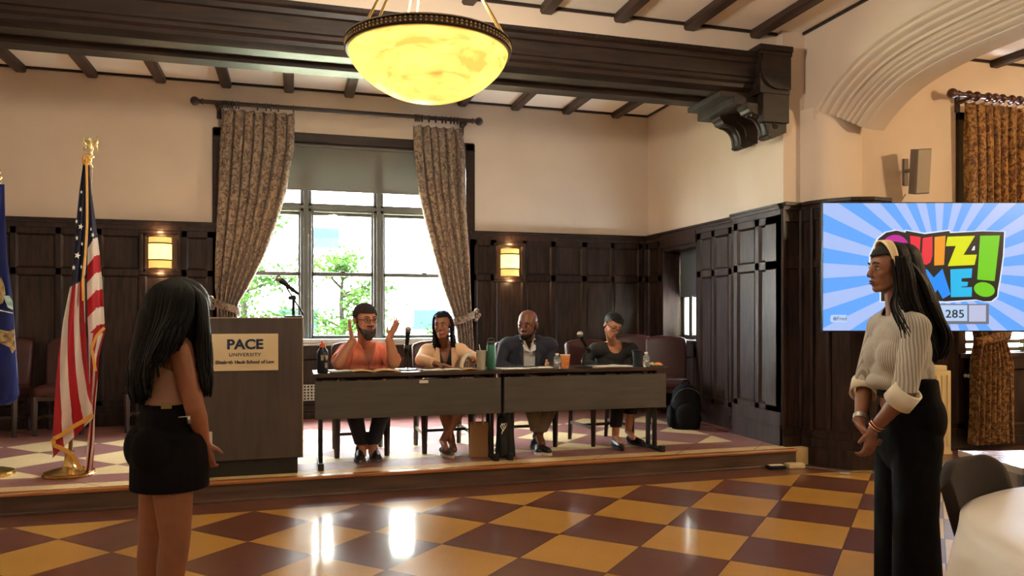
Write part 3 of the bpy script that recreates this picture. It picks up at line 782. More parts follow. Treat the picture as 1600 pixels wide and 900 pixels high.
# ================================================================ PENDANT LAMP
def alabaster():
    m = bpy.data.materials.new('alabaster'); m.use_nodes = True; nt = m.node_tree; L = nt.links
    for n in list(nt.nodes):
        if n.type != 'OUTPUT_MATERIAL': nt.nodes.remove(n)
    tc = node(nt, 'ShaderNodeTexCoord'); mp = node(nt, 'ShaderNodeMapping'); mp.inputs['Scale'].default_value = (1.0, 1.0, 3.6); mp.inputs['Rotation'].default_value = (0.5, 0.9, 0.3); L.new(tc.outputs['Object'], mp.inputs[0])
    n = node(nt, 'ShaderNodeTexNoise'); n.inputs['Scale'].default_value = 5; n.inputs['Detail'].default_value = 8; n.inputs['Distortion'].default_value = 0.7; n.inputs['Roughness'].default_value = 0.6; L.new(mp.outputs[0], n.inputs[0])
    r = node(nt, 'ShaderNodeValToRGB'); e = r.color_ramp.elements
    e[0].position = 0.36; e[0].color = lin((232, 166, 78)); e[1].position = 0.60; e[1].color = lin((255, 226, 110)); q = e.new(0.47); q.color = lin((248, 200, 100))
    L.new(n.outputs[0], r.inputs[0])
    em = node(nt, 'ShaderNodeEmission'); em.inputs['Strength'].default_value = 0.62; L.new(r.outputs[0], em.inputs[0])
    tr = node(nt, 'ShaderNodeBsdfTranslucent'); dk = node(nt, 'ShaderNodeMix'); dk.data_type = 'RGBA'; dk.inputs[0].default_value = 0.93; L.new(r.outputs[0], dk.inputs[6]); dk.inputs[7].default_value = (0, 0, 0, 1); L.new(dk.outputs[2], tr.inputs[0]); gl = node(nt, 'ShaderNodeBsdfGlossy'); gl.inputs['Roughness'].default_value = 0.25
    mx = node(nt, 'ShaderNodeMixShader'); mx.inputs[0].default_value = 0.05; L.new(tr.outputs[0], mx.inputs[1]); L.new(gl.outputs[0], mx.inputs[2])
    ad = node(nt, 'ShaderNodeAddShader'); L.new(mx.outputs[0], ad.inputs[0]); L.new(em.outputs[0], ad.inputs[1]); L.new(ad.outputs[0], nt.nodes['Material Output'].inputs[0])
    return m
ALAB = alabaster(); BRASSD = mat('aged_bronze', (70, 56, 44), rough=0.4, metal=0.7); BRASSL = mat('pale_brass', (196, 170, 120), rough=0.3, metal=0.8)
BULB = mat('lit_bulb', (255, 240, 200), emit=(255, 225, 150), estr=14)
def pendant(loc, label, cat='pendant lamp'):
    t = thing('pendant_lamp', label, cat, loc)
    R = 0.425; zr = 0.0
    prof = [(0.002, -0.252), (0.07, -0.248), (0.15, -0.232), (0.23, -0.202), (0.30, -0.160), (0.36, -0.108), (0.40, -0.055), (0.42, 0.0)]
    mb = MB(); mb.lathe(catprof(prof), (0, 0, 0), 64, cap=False); mb.build('bowl', ALAB, t, smooth=True)
    mb = MB(); mb.lathe([(0.415, -0.006), (0.430, -0.008), (0.436, 0.0), (0.430, 0.008), (0.430, 0.030), (0.440, 0.036), (0.436, 0.044), (0.41, 0.044), (0.41, -0.006)], (0, 0, 0), 64, cap=False)
    mb.build('rim', BRASSD, t, smooth=True, auto=35)
    mb = MB()
    for k in range(110):
        a = 2 * pi * k / 110
        for z in (0.010, 0.026): mb.sphere((0.431 * cos(a), 0.431 * sin(a), z), 0.0062, 6, 4)
    mb.build('bead_trim', BRASSL, t, smooth=True)
    for k in range(3):
        a = 2 * pi * k / 3 + radians(100)
        for da in (-0.10, 0.10):
            mb = MB(); mb.tube([(0.42 * cos(a + da), 0.42 * sin(a + da), 0.04), (0.035 * cos(a), 0.035 * sin(a), 0.72)], 0.007, 6); mb.build('hanging_rod', BRASSL, t, smooth=True)
    mb = MB(); mb.lathe([(0.0, 0.68), (0.05, 0.69), (0.06, 0.73), (0.02, 0.76), (0.012, 0.8), (0.012, 1.14), (0.07, 1.16), (0.08, ZC - loc[2] - 0.001), (0.0, ZC - loc[2] - 0.001)], (0, 0, 0), 20); mb.build('canopy_stem', BRASSD, t, smooth=True, auto=40)
    for k in range(3):
        a = 2 * pi * k / 3 + 0.5
        mb = MB(); mb.sphere((0.19 * cos(a), 0.19 * sin(a), -0.06), 0.035, 12, 8); mb.build('bulb', BULB, t, smooth=True)
    ld = bpy.data.lights.new('pendant_light', 'POINT'); ld.energy = LAMP_W; ld.color = (1.0, 0.90, 0.75); ld.shadow_soft_size = 0.12
    lo = bpy.data.objects.new('pendant_light', ld); C.objects.link(lo); lo.parent = t; lo.location = (0, 0, 0.34)
    return t
def catprof(p):
    P = catmull([(a, b, 0) for a, b in p], 5); return [(max(v.x, 0.001), v.y) for v in P]
P0 = pendant((0.685, 3.97, 2.71), 'large glowing alabaster bowl lamp hanging from rods in the foreground')
for (x, y, l) in ((0.685, -0.6, 'added unseen bowl lamp giving fill light behind the camera near the middle'), (0.685, -4.2, 'added unseen bowl lamp giving fill light at the far rear of the hall'), (7.0, 2.2, 'glowing alabaster bowl lamp hanging in the side room'), (-3.3, 1.6, 'added unseen bowl lamp giving fill light on the left side of the hall')):  # the three hall copies are unseen, added as fill lights
    q = copy_tree(P0); q.location = (x, y, 2.71); q['label'] = l
    if x < 5:
        for ch in q.children:
            if ch.type == 'LIGHT': ch.data = ch.data.copy(); ch.data.energy = LAMP_W * 0.22
    else:
        for ch in q.children:
            if ch.type == 'LIGHT': ch.data = ch.data.copy(); ch.data.energy = LAMP_W * 1.5; ch.data.color = (1, .74, .44)

# ================================================================ SCONCES
SCG = mat('sconce_glass', (255, 236, 190), rough=0.4, emit=(255, 216, 130), estr=1.3)
SCT = mat('sconce_glass_ends', (240, 200, 130), rough=0.4, emit=(240, 180, 90), estr=0.75)
IRON = mat('dark_iron', (30, 26, 24), rough=0.4, metal=0.6)
def sconce(x, z, label):
    t = thing('wall_sconce', label, 'wall lamp', (x, 8.965, z), 0, 'sconces on the back wall')
    mb = MB(); fw, fh, th = 0.205, 0.205, 0.035
    mb.box((-fw, -0.03, fh), (fw, 0.0, fh + th)); mb.box((-fw, -0.03, -fh - th), (fw, 0, -fh)); mb.box((-fw, -0.03, -fh), (-fw + th, 0, fh)); mb.box((fw - th, -0.03, -fh), (fw, 0, fh))
    mb.build('wood_surround', WOOD, t, bevel=0.008)
    def half(z0, z1, r, mm, nm):
        mb = MB()
        mb.grid(lambda u, v: (r * cos(pi * u) * 1.0, -0.01 - 0.10 * sin(pi * u), z0 + (z1 - z0) * v), 24, 4); mb.build(nm, mm, t, smooth=True, solid=0.003)
    half(-0.075, 0.095, 0.115, SCG, 'glass_shade'); half(0.105, 0.165, 0.113, SCT, 'glass_top'); half(-0.165, -0.085, 0.113, SCT, 'glass_base')
    for zz in (-0.08, 0.10):
        mb = MB(); mb.grid(lambda u, v: (0.12 * cos(pi * u), -0.01 - 0.105 * sin(pi * u), zz - 0.006 + 0.012 * v), 24, 2); mb.build('band', IRON, t, smooth=True, solid=0.006)
    for s_ in (-1, 1):
        ld = bpy.data.lights.new('sconce_light', 'POINT'); ld.energy = SCONCE_W; ld.color = (1, 0.66, 0.32); ld.shadow_soft_size = 0.04
        lo = bpy.data.objects.new('sconce_light', ld); C.objects.link(lo); lo.parent = t; lo.location = (0, -0.06, 0.22 * s_ )
    return t
sconce(-1.385, 2.005, 'lit glass sconce on the dark panelling left of the window, behind the long-haired woman')
sconce(2.545, 1.975, 'lit glass sconce on the dark panelling right of the window')

# ================================================================ PODIUM
PODM = mat('podium_laminate', (74, 64, 59), rough=0.45, col2=(64, 55, 51), nscale=4, stretch=(6, 6, 0.6))
PODB = mat('podium_base_black', (16, 16, 16), rough=0.5)
pod = thing('lectern', 'wide dark brown lectern with a school name board, standing on the stage', 'lectern', (-0.29, 6.2, SZ))
mb = MB(); mb.box((-0.375, -0.31, 0.12), (0.356, 0.22, 1.16)); mb.build('body', PODM, pod, bevel=0.004)
mb = MB(); mb.box((-0.34, -0.28, 0.0), (0.32, 0.19, 0.12)); mb.build('plinth', PODB, pod)
EDGE = mat('edge_band', (150, 132, 110), rough=0.35)
mb = MB(); mb.box((-0.378, -0.314, 1.158), (0.36, 0.225, 1.165)); mb.box((0.352, -0.314, 0.12), (0.36, -0.306, 1.16)); mb.build('edge_band', EDGE, pod)
SIGN = mat('sign_cream', (214, 196, 160), rough=0.6); NAVY = mat('sign_navy', (28, 48, 76), rough=0.6); INK = mat('sign_ink', (44, 44, 46), rough=0.6); TEAL = mat('sign_grey', (84, 96, 96), rough=0.6)
sg = thing('name_board', 'cream name board with blue lettering fixed on the lectern front', 'sign', (-0.34, 5.8835, 1.06))
mb = MB(); mb.box((-0.232, -0.006, -0.135), (0.232, 0.006, 0.135)); mb.build('board', SIGN, sg, bevel=0.002)
RX90 = Matrix.Rotation(pi / 2, 4, 'X')
def tx(txt, size, m, x, z, bold=0.0, sx=1.0, sp=1.0, nm='lettering'):
    text_mesh(nm, txt, size, m, sg, Matrix.Translation((x, -0.0075, z)) @ RX90, 0.001, bold, 'CENTER', sx, sp)
tx('PACE', 0.098, NAVY, 0.0, 0.055, 0.0035, 1.08, 1.0); tx('UNIVERSITY', 0.034, TEAL, 0.0, -0.018, 0.0008, 1.08, 1.15); tx('Elisabeth Haub School of Law', 0.0345, INK, 0.0, -0.072, 0.001, 0.98, 1.0)

# ================================================================ MICROPHONES
BLK = mat('black_metal', (22, 22, 23), rough=0.35, metal=0.3); CHR = mat('chrome_mesh', (170, 168, 162), rough=0.3, metal=0.9)
def mic_head(t, p, d):
    p = Vector(p); d = Vector(d).normalized()
    mb = MB(); mb.frustum(p - d * 0.17, p - d * 0.02, 0.012, 0.02, 14); mb.frustum(p - d * 0.02, p, 0.024, 0.024, 14); mb.build('microphone_body', BLK, t, smooth=True, auto=40)
    mb = MB(); mb.sphere(p + d * 0.018, 0.027, 14, 10); mb.build('microphone_grille', CHR, t, smooth=True)
pm = thing('microphone_stand', 'black boom microphone stand on top of the lectern', 'microphone', (0.0, 6.12, 1.315))
mb = MB(); mb.lathe([(0.0, 0.0), (0.07, 0.0), (0.07, 0.012), (0.012, 0.02), (0.011, 0.15), (0.016, 0.16), (0.016, 0.17), (0.0, 0.17)], (0, 0, 0), 16); mb.build('base', BLK, pm, smooth=True, auto=40)
mb = MB(); mb.tube([(0.075, 0, 0.0 + 0.02), (-0.055, 0, 0.235)], 0.007, 8); mb.sphere((0, 0, 0.15), (0.022, 0.016, 0.022), 10, 8); mb.sphere((-0.024, 0, 0.15), 0.016, 10, 8); mb.build('boom', BLK, pm, smooth=True)
mic_head(pm, (-0.095, -0.01, 0.285), (-0.75, -0.05, 0.6))
def desk_mic(x, y, label, head, d):
    t = thing('desk_microphone', label, 'microphone', (x, y, 0.887), 0, 'desk microphones on the panel table')
    mb = MB(); mb.lathe([(0.0, 0.0), (0.075, 0.0), (0.075, 0.008), (0.02, 0.018), (0.008, 0.022), (0.008, head[2] - 0.16), (0.0, head[2] - 0.16)], (0, 0, 0), 20); mb.build('stand_base', BLK, t, smooth=True, auto=40)
    hp = Vector(head); dd = Vector(d).normalized(); q = hp - dd * 0.15
    mb = MB(); mb.tube([(0, 0, head[2] - 0.17), tuple(q)], 0.008, 8); mb.frustum(tuple(q - dd * 0.02), tuple(q + dd * 0.04), 0.02, 0.022, 12); mb.build('clip', BLK, t, smooth=True)
    mic_head(t, head, d)
desk_mic(0.889, 6.15, 'upright black desk microphone between the man in orange and the woman in the cream blazer', (0.0, -0.01, 0.31), (0.05, -0.2, 1))
desk_mic(2.36, 6.02, 'tilted black desk microphone left of the woman in black', (-0.03, -0.02, 0.27), (-0.55, -0.25, 0.8))

# ================================================================ TABLES
TABT = mat('table_laminate', (62, 46, 38), rough=0.3, col2=(48, 36, 30), nscale=4, stretch=(0.7, 6, 6)); TABP = mat('modesty_laminate', (78, 75, 70), rough=0.5, col2=(69, 66, 62), nscale=4, stretch=(0.7, 6, 6))
TLEG = mat('table_leg_black', (24, 23, 23), rough=0.45, metal=0.2)
def ptable(x0, x1, label, flip=False):
    L_ = x1 - x0; t = thing('panel_table', label, 'table', ((x0 + x1) / 2, 6.18, SZ), 0, 'long dark panel tables on the stage'); h = L_ / 2
    mb = MB(); mb.box((-h, -0.23, 0.705), (h, 0.23, 0.735)); mb.build('tabletop', TABT, t, bevel=0.003)
    mb = MB(); mb.box((-h + 0.01, -0.212, 0.385), (h - 0.01, -0.198, 0.675)); mb.build('modesty_panel', TABP, t, bevel=0.002)
    mb = MB()
    for xx in (-h * 0.72, 0.0, h * 0.72): mb.box((xx - 0.02, -0.21, 0.65), (xx + 0.02, -0.17, 0.706))
    mb.box((-h + 0.03, -0.02, 0.67), (h - 0.03, 0.02, 0.706)); mb.build('apron_bracket', TLEG, t)
    for s_ in (-1, 1):
        xx = s_ * (h - 0.055)
        mb = MB(); mb.box((xx - 0.02, -0.235, 0.0), (xx + 0.02, 0.22, 0.028)); mb.box((xx - 0.022, -0.245, 0.0), (xx + 0.022, -0.19, 0.055))
        mb.build('foot', TLEG, t, bevel=0.006)
        for yy in (-0.08, 0.05):
            mb = MB(); mb.box((xx - 0.014, yy - 0.022, 0.028), (xx + 0.014, yy + 0.022, 0.705)); mb.build('leg', TLEG, t, bevel=0.004)
        if s_ == -1:
            mb = MB(); mb.box((xx - 0.014, -0.2, 0.028), (xx + 0.014, -0.17, 0.40)); mb.build('leg', TLEG, t, bevel=0.004)
    return t
ptable(0.146, 1.632, 'left panel table, in front of the man in orange')
_l = MB(); _l.box((-.035, -.2175, .645), (.035, -.2145, .668)); _l.build('label_plate', mat('label_white', (220, 220, 214), .6), bpy.data.objects['panel_table']).location = (.10, 0, 0)
ptable(1.642, 3.115, 'right panel table, in front of the woman in black')

# ================================================================ CHAIRS
LEATH = mat('burgundy_leather', (66, 32, 31), rough=0.42, spec=.3, col2=(54, 26, 26), nscale=6, bump=0.08, bscale=90); CLEG = mat('chair_leg_wood', (66, 42, 30), rough=0.35, col2=(44, 28, 21), nscale=5, stretch=(6, 6, 0.7))
def make_chair(loc, rz, label, group='burgundy leather chairs'):
    t = thing('leather_chair', label, 'chair', loc, rz, group)
    # seat
    mb = MB()
    def seat(u, v):
        a = 2 * pi * u; q = 0.2
        cx_, cy_ = cos(a), sin(a); k = (abs(cx_) ** 6 + abs(cy_) ** 6) ** (-1 / 6)
        prof = [(0.0, 0.385), (0.9, 0.385), (0.98, 0.39), (1.0, 0.41), (1.0, 0.45), (0.97, 0.47), (0.85, 0.485), (0.0, 0.49)]
        r, z = prof[int(round(v * 7))]
        return (cx_ * k * r * 0.235, cy_ * k * r * 0.235 - 0.0, z)
    mb.grid(seat, 48, 8, close=True); mb.build('seat', LEATH, t, smooth=True, auto=60)
    mb = MB(); mb.box((-0.215, -0.215, 0.34), (0.215, 0.215, 0.39)); mb.build('seat_rail', CLEG, t, bevel=0.004)
    # back: arched-top slab, slightly raked, closed
    mb = MB()
    def outline(s_):
        pts = []
        w = 0.215
        pts.append((-w, 0.44)); pts.append((w, 0.44)); pts.append((w + 0.01, 0.7)); pts.append((w + 0.012, 0.86))
        for k in range(9):
            a = k / 8 * pi; pts.append(((w + 0.012) * cos(a) if 0 < k < 8 else (w + 0.012) * cos(a), 0.895 + 0.055 * sin(a) ** 0.8 if 0 < k < 8 else 0.895))
        pts.append((-w - 0.012, 0.86)); pts.append((-w - 0.01, 0.7)); return pts
    O = outline(0); n = len(O); lay = []
    for sc_, dy in ((0.90, -0.040), (0.97, -0.034), (1.0, -0.018), (1.0, 0.018), (0.97, 0.032), (0.90, 0.036)):
        cz = 0.69
        lay.append([(x * sc_, 0.20 + dy + (cz + (z - cz) * sc_ - 0.44) * 0.20, cz + (z - cz) * sc_) for x, z in O])
    vs = [p for l in lay for p in l]; fs = []
    for j in range(len(lay) - 1):
        for i in range(n): fs.append((j * n + i, j * n + (i + 1) % n, (j + 1) * n + (i + 1) % n, (j + 1) * n + i))
    fs += [tuple(range(n - 1, -1, -1)), tuple(range((len(lay) - 1) * n, len(lay) * n))]
    mb.add(vs, fs); mb.build('backrest', LEATH, t, smooth=True, auto=60)
    for sx_ in (-1, 1):
        mb = MB(); mb.frustum((sx_ * 0.205, -0.205, 0.0), (sx_ * 0.205, -0.205, 0.385), 0.023, 0.032, 4); mb.build('leg', CLEG, t, bevel=0.003)
        mb = MB(); mb.frustum((sx_ * 0.20, 0.25, 0.0), (sx_ * 0.20, 0.205, 0.45), 0.022, 0.03, 4); mb.build('leg', CLEG, t, bevel=0.003)
        mb = MB(); mb.box((sx_ * 0.203 - 0.009, -0.2, 0.15), (sx_ * 0.203 + 0.009, 0.235, 0.18)); mb.build('stretcher', CLEG, t)
    mb = MB(); mb.box((-0.2, -0.02, 0.155), (0.2, 0.0, 0.18)); mb.build('stretcher', CLEG, t)
    return t
PC = make_chair((0.55, 6.64, SZ), 0, 'burgundy leather chair the man in orange sits on')
def chair(x, y, rz, label, group='burgundy leather chairs'):
    c = copy_tree(PC); c.location = (x, y, SZ); c.rotation_euler = (0, 0, rz); c['label'] = label; c['group'] = group
    return c
chair(1.275, 6.65, 0.02, 'burgundy leather chair the woman in the cream blazer sits on')
chair(2.05, 6.65, 0.0, 'burgundy leather chair the man in the navy jacket sits on')
chair(2.765, 6.60, 0.14, 'burgundy leather chair the woman in black sits on')
g = 'spare chairs along the panelled wall'
chair(-2.80, 8.60, 0.0, 'burgundy chair against the wall, just right of the blue flag', g)
chair(-2.22, 8.61, 0.0, 'burgundy chair against the wall, half behind the striped flag', g)
chair(-1.40, 8.60, 0.0, 'burgundy chair against the wall, mostly behind the woman in the black skirt', g)
g = 'spare chairs in the corner behind the backpack'
chair(3.98, 7.62, -0.42, 'front burgundy chair in the corner, directly behind the backpack', g)
chair(3.86, 8.26, -0.42, 'rear burgundy chair in the corner by the narrow side window', g)

# ================================================================ FLAGS
GOLD = mat('gold_fringe', (206, 150, 62), rough=0.5, bump=0.4, bscale=300, stretch=(1, 1, 0.2)); BRASS = mat('brass', (200, 164, 96), rough=0.25, metal=0.9); POLEW = mat('flag_pole_oak', (120, 84, 50), rough=0.3)
FR = mat('flag_red', (176, 24, 40), rough=0.55, tl=0.35); FW = mat('flag_white', (226, 214, 204), rough=0.55, tl=0.35); FN = mat('flag_navy', (20, 26, 52), rough=0.55, tl=0.2); FST = mat('star_white', (225, 220, 210), rough=0.6); FBL = mat('flag_blue', (14, 34, 110), rough=0.5, tl=0.3)
def pole(t, top, lean, eagle):
    mb = MB(); mb.lathe([(0, 0), (0.175, 0.0), (0.178, 0.012), (0.165, 0.022), (0.168, 0.03), (0.12, 0.045), (0.06, 0.055), (0.045, 0.065), (0.036, 0.08), (0.03, 0.17), (0.033, 0.175), (0.026, 0.18), (0, 0.18)], (0, 0, 0), 36); mb.build('base', BRASS, t, smooth=True, auto=35)
    mb = MB(); mb.tube([(0, 0, 0.1), (lean, 0, top)], 0.015, 12); mb.build('staff', POLEW, t, smooth=True, auto=40)
    mb = MB(); x = lean
    if eagle:
        mb.lathe([(0.0, 0), (0.018, 0), (0.008, 0.03), (0.008, 0.07), (0.026, 0.075), (0.026, 0.085), (0.012, 0.095), (0.0, 0.1)], (x, 0, top), 12)
        mb.sphere((x, 0, top + 0.15), (0.022, 0.02, 0.045), 10, 8); mb.sphere((x - 0.006, -0.01, top + 0.205), (0.015, 0.018, 0.017), 8, 6); mb.frustum((x - 0.006, -0.02, top + 0.205), (x - 0.012, -0.042, top + 0.198), 0.008, 0.001, 6)
        for s_ in (-1, 1):
            P = [(x + s_ * 0.012, 0, top + 0.15), (x + s_ * 0.045, 0.006, top + 0.19), (x + s_ * 0.04, 0.006, top + 0.235)]
            mb.tube(P, [0.012, 0.02, 0.007], 8, flat=0.4); mb.tube([(x + s_ * 0.03, 0, top + 0.2), (x + s_ * 0.045, 0, top + 0.12)], [0.018, 0.005], 8, flat=0.4)
        mb.sphere((x, 0, top + 0.11), (0.016, 0.012, 0.02), 8, 6)
    else:
        mb.lathe([(0.0, -0.06), (0.017, -0.06), (0.017, 0), (0.02, 0.01), (0.012, 0.02), (0.03, 0.035), (0.03, 0.05), (0.012, 0.06), (0.02, 0.075), (0.016, 0.1), (0.006, 0.13), (0.0, 0.18)], (x, 0, top), 14)
    mb.build('finial_ornament', mat('finial_gilt', (226, 206, 150), rough=0.3, metal=0.7) if eagle else BRASS, t, smooth=True)
fl = thing('flag', 'red, white and blue striped flag with gold fringe drooping on a brass-based pole', 'flag', (-1.59, 6.30, SZ)); fo = fl.location
pole(fl, 2.28, 0.14, True)
def F_(x, y, Y): return at(x, y, Y) - fo
YF = 6.24
# left (outer) drape: navy field with stars above, long stripes below
rowsL = [(248, 131, 138), (300, 124, 137), (350, 119, 136), (400, 114, 134), (440, 111, 132), (500, 99, 133), (560, 91, 136), (600, 87, 140), (650, 84, 143), (688, 82, 145)]
ysL = [r[0] for r in rowsL]
def surfL(u, v, off=0.0):
    y = 248 + (694 - 248) * v + 22 * v * v * (1 - u) * (1 if v > 0.9 else 0)
    a = interp(y, ysL, [r[1] for r in rowsL]); b = interp(y, ysL, [r[2] for r in rowsL])
    x = a + (b - a) * u
    return F_(x, y - (u * 40 * smoothstep((v - 0.8) / 0.2)), YF - 0.02 + (0.035 * v + 0.006) * sin(u * 9 + v * 3) - off)
mb = MB(); nu, nv = 160, 240
vs = [surfL(i / nu, j / nv) for j in range(nv + 1) for i in range(nu + 1)]
mb.v = [tuple(v) for v in vs]
for j in range(nv):
    for i in range(nu):
        u = (i + .5) / nu; v = (j + .5) / nv
        if v < 0.42 + 0.03 * (1 - u): c = 2
        else:
            s_ = u * 2.9 - (v - 0.42) * 2.1 + 4.1
            c = 0 if (int(math.floor(s_ * 1.35)) % 2 == 0) else 1
        mb.f.append((j * (nu + 1) + i, j * (nu + 1) + i + 1, (j + 1) * (nu + 1) + i + 1, (j + 1) * (nu + 1) + i)); mb.mi.append(c)
mb.build('flag_cloth', [FR, FW, FN], fl, smooth=True, solid=0.002, fix=False)
# right drape: short stripes
rowsR = [(248, 136, 139), (300, 137, 143), (350, 137, 150), (400, 137, 156), (450, 136, 160), (500, 137, 163), (516, 138, 164), (560, 139, 154), (600, 140, 152), (650, 140, 148), (700, 136, 147), (735, 132, 145)]
ysR = [r[0] for r in rowsR]
def surfR(u, v):
    y = 248 + (735 - 248) * v
    a = interp(y, ysR, [r[1] for r in rowsR]); b = interp(y, ysR, [r[2] for r in rowsR])
    return F_(a + (b - a) * u, y, YF + 0.005 + 0.03 * v * sin(u * 7 + v * 5))
mb = MB(); nu, nv = 90, 320
mb.v = [tuple(surfR(i / nu, j / nv)) for j in range(nv + 1) for i in range(nu + 1)]
for j in range(nv):
    for i in range(nu):
        u = (i + .5) / nu; y = 248 + 487 * (j + .5) / nv
        yy = y + 26 * u * (1 if u < 0.5 else 0.2) + (12 if u > 0.5 else 0)
        if yy < 388: c = 2
        elif y < 520: c = 1 if int((yy - 388) / 27) % 2 == 0 else 0
        else: c = 1 if int((u * 3.2 + (y - 520) / 90.0)) % 2 == 0 else 0
        mb.f.append((j * (nu + 1) + i, j * (nu + 1) + i + 1, (j + 1) * (nu + 1) + i + 1, (j + 1) * (nu + 1) + i)); mb.mi.append(c)
mb.build('flag_cloth', [FR, FW, FN], fl, smooth=True, solid=0.002, fix=False)
mb = MB()
def ribbon(mb, P, w, Y):
    for i in range(len(P) - 1):
        (x0, y0), (x1, y1) = P[i], P[i + 1]
        l = sqrt((x1 - x0) ** 2 + (y1 - y0) ** 2); nx, ny = -(y1 - y0) / l * w / 2, (x1 - x0) / l * w / 2
        q = [F_(x0 + nx, y0 + ny, Y), F_(x1 + nx, y1 + ny, Y), F_(x1 - nx, y1 - ny, Y), F_(x0 - nx, y0 - ny, Y)]
        q2 = [v + Vector((0, 0.006, 0)) for v in q]
        mb.add(q + q2, [(0, 1, 2, 3), (7, 6, 5, 4), (0, 4, 5, 1), (1, 5, 6, 2), (2, 6, 7, 3), (3, 7, 4, 0)])
ribbon(mb, [(135, 248), (136, 300), (136, 350), (133, 400), (129, 440), (130, 470)], 3.5, YF - 0.055)
mb.build('gold_fringe', GOLD, fl); mb = MB()
ribbon(mb, [(163, 512), (151, 524), (147, 534), (143, 545), (146, 560), (149, 580)], 4.5, YF - 0.045)
mb.build('gold_fringe', GOLD, fl); mb = MB()
ribbon(mb, [(145, 648), (130, 658), (112, 668), (97, 679), (83, 686), (84, 696), (100, 702), (114, 712), (120, 724), (128, 734)], 6.5, YF - 0.075)
mb.build('gold_fringe', GOLD, fl)
mb = MB()
mb.tube([F_(135 + 4.5 * cos(a), 250 + 6.5 * sin(a), YF - 0.03) for a in [i * 2 * pi / 14 for i in range(15)]], 0.012, 8); mb.build('gold_cord', GOLD, fl, smooth=True)
def star(mb, x, y, r, Y, rot=0.0, squash=1.0):
    pts = []
    for k in range(10):
        a = pi / 2 + k * pi / 5 + rot; rr = r if k % 2 == 0 else r * 0.42
        pts.append((x + rr * cos(a) * squash, y - rr * sin(a)))
    f = [F_(px_, py_, Y) for px_, py_ in pts]; b_ = [v + Vector((0, 0.004, 0)) for v in f]
    mb.add(f + b_, [tuple(range(10)), tuple(range(19, 9, -1))] + [(i, 10 + i, 10 + (i + 1) % 10, (i + 1) % 10) for i in range(10)])
mb = MB()
for x, y, r, sq in ((127, 300, 3, .6), (126, 327, 4, .6), (119.5, 346, 4, .6), (126, 354, 5, .9), (120, 372, 4, .6), (128, 381, 3.4, .6), (121, 399, 5.5, .95), (115, 418, 4.4, .7), (145, 367, 4, .7), (142, 358, 3, .5), (127, 417, 3.6, .5)): star(mb, x, y, r, YF - 0.045, random.uniform(-.3, .3), sq)
mb.build('stars', FST, fl)

f2 = thing('flag', 'dark blue flag with a gold and white emblem at the left edge of the stage', 'flag', (-2.165, 6.45, SZ)); fo = f2.location
pole(f2, 2.16, 0.065, False)
rows2 = [(288, -3, 7), (330, -16, 8), (400, -38, 11), (470, -50, 20), (560, -56, 26), (620, -60, 30), (636, -55, 12)]
def surf2(u, v):
    y = 288 + (632 - 288) * v; ys = [r[0] for r in rows2]
    a = interp(y, ys, [r[1] for r in rows2]); b = interp(y, ys, [r[2] for r in rows2])
    return F_(a + (b - a) * u, y + (8 * (1 - u) if v > 0.97 else 0), 6.42 + 0.035 * v * sin(u * 11 + v * 2))
mb = MB(); mb.grid(surf2, 70, 70); mb.build('flag_cloth', FBL, f2, smooth=True, solid=0.002, fix=False)
EMB = mat('emblem_gold', (176, 150, 96), rough=0.6, col2=(90, 70, 50), nscale=30); EMT = mat('emblem_teal', (110, 160, 160), rough=0.6, col2=(214, 214, 200), nscale=25)
def patch(mb, pts, Y):
    f = [F_(a, b, Y) for a, b in pts]; b_ = [v + Vector((0, 0.004, 0)) for v in f]; n = len(f)
    mb.add(f + b_, [tuple(range(n)), tuple(range(2 * n - 1, n - 1, -1))] + [(i, n + i, n + (i + 1) % n, (i + 1) % n) for i in range(n)])
mb = MB(); patch(mb, [(-24, 450), (-20, 436), (-8, 430), (2, 434), (7, 448), (8, 462), (4, 474), (-8, 478), (-20, 470)], 6.365); mb.build('emblem', EMB, f2); mb = MB(); patch(mb, [(-14, 520), (0, 515), (14, 518), (22, 514), (24, 545), (19, 552), (14, 542), (4, 538), (-10, 532)], 6.365); mb.build('emblem', EMB, f2)
mb = MB(); patch(mb, [(4, 462), (14, 462), (19, 470), (20, 484), (12, 480), (8, 470)], 6.36); patch(mb, [(-30, 484), (0, 484), (20, 488.5), (20, 490), (0, 486), (-30, 486)], 6.36); mb.build('emblem_ribbon', EMT, f2)

# ================================================================ TELEVISION
DTV = 6.2; kT = DTV / 1188.3
def camf(px, py, d):
    r = (px - 800) / 1188.3 * d
    return Vector((d * _sn + r * _c, d * _c - r * _sn, 1.33 + (492.7 - py) / 1188.3 * d))
tv = thing('television', 'large flat television showing a colourful quiz title on blue rays', 'television', camf(1463.5, 417, DTV), radians(-16.03))
TVB = mat('tv_black', (10, 10, 11), rough=0.3)
W2, H2 = 177.5 * kT, 99.5 * kT
mb = MB(); mb.box((-W2 - 0.008, 0.0, -H2 - 0.012), (W2 + 0.008, 0.045, H2 + 0.008)); mb.build('housing', TVB, tv, bevel=0.004)
mb = MB(); mb.box((-0.35, 0.045, -0.25), (0.35, 0.085, 0.25)); mb.box((-0.06, 0.08, -0.06), (0.06, 0.30, 0.06)); mb.build('wall_bracket', BLK, tv, bevel=0.004)
def em(name, col, s=0.70):
    m = bpy.data.materials.new(name); m.use_nodes = True; nt = m.node_tree
    b = nt.nodes['Principled BSDF']; b.inputs['Base Color'].default_value = (0.01, 0.01, 0.01, 1); b.inputs['Roughness'].default_value = 0.35
    b.inputs['Emission Color'].default_value = lin(col); b.inputs['Emission Strength'].default_value = s; return m
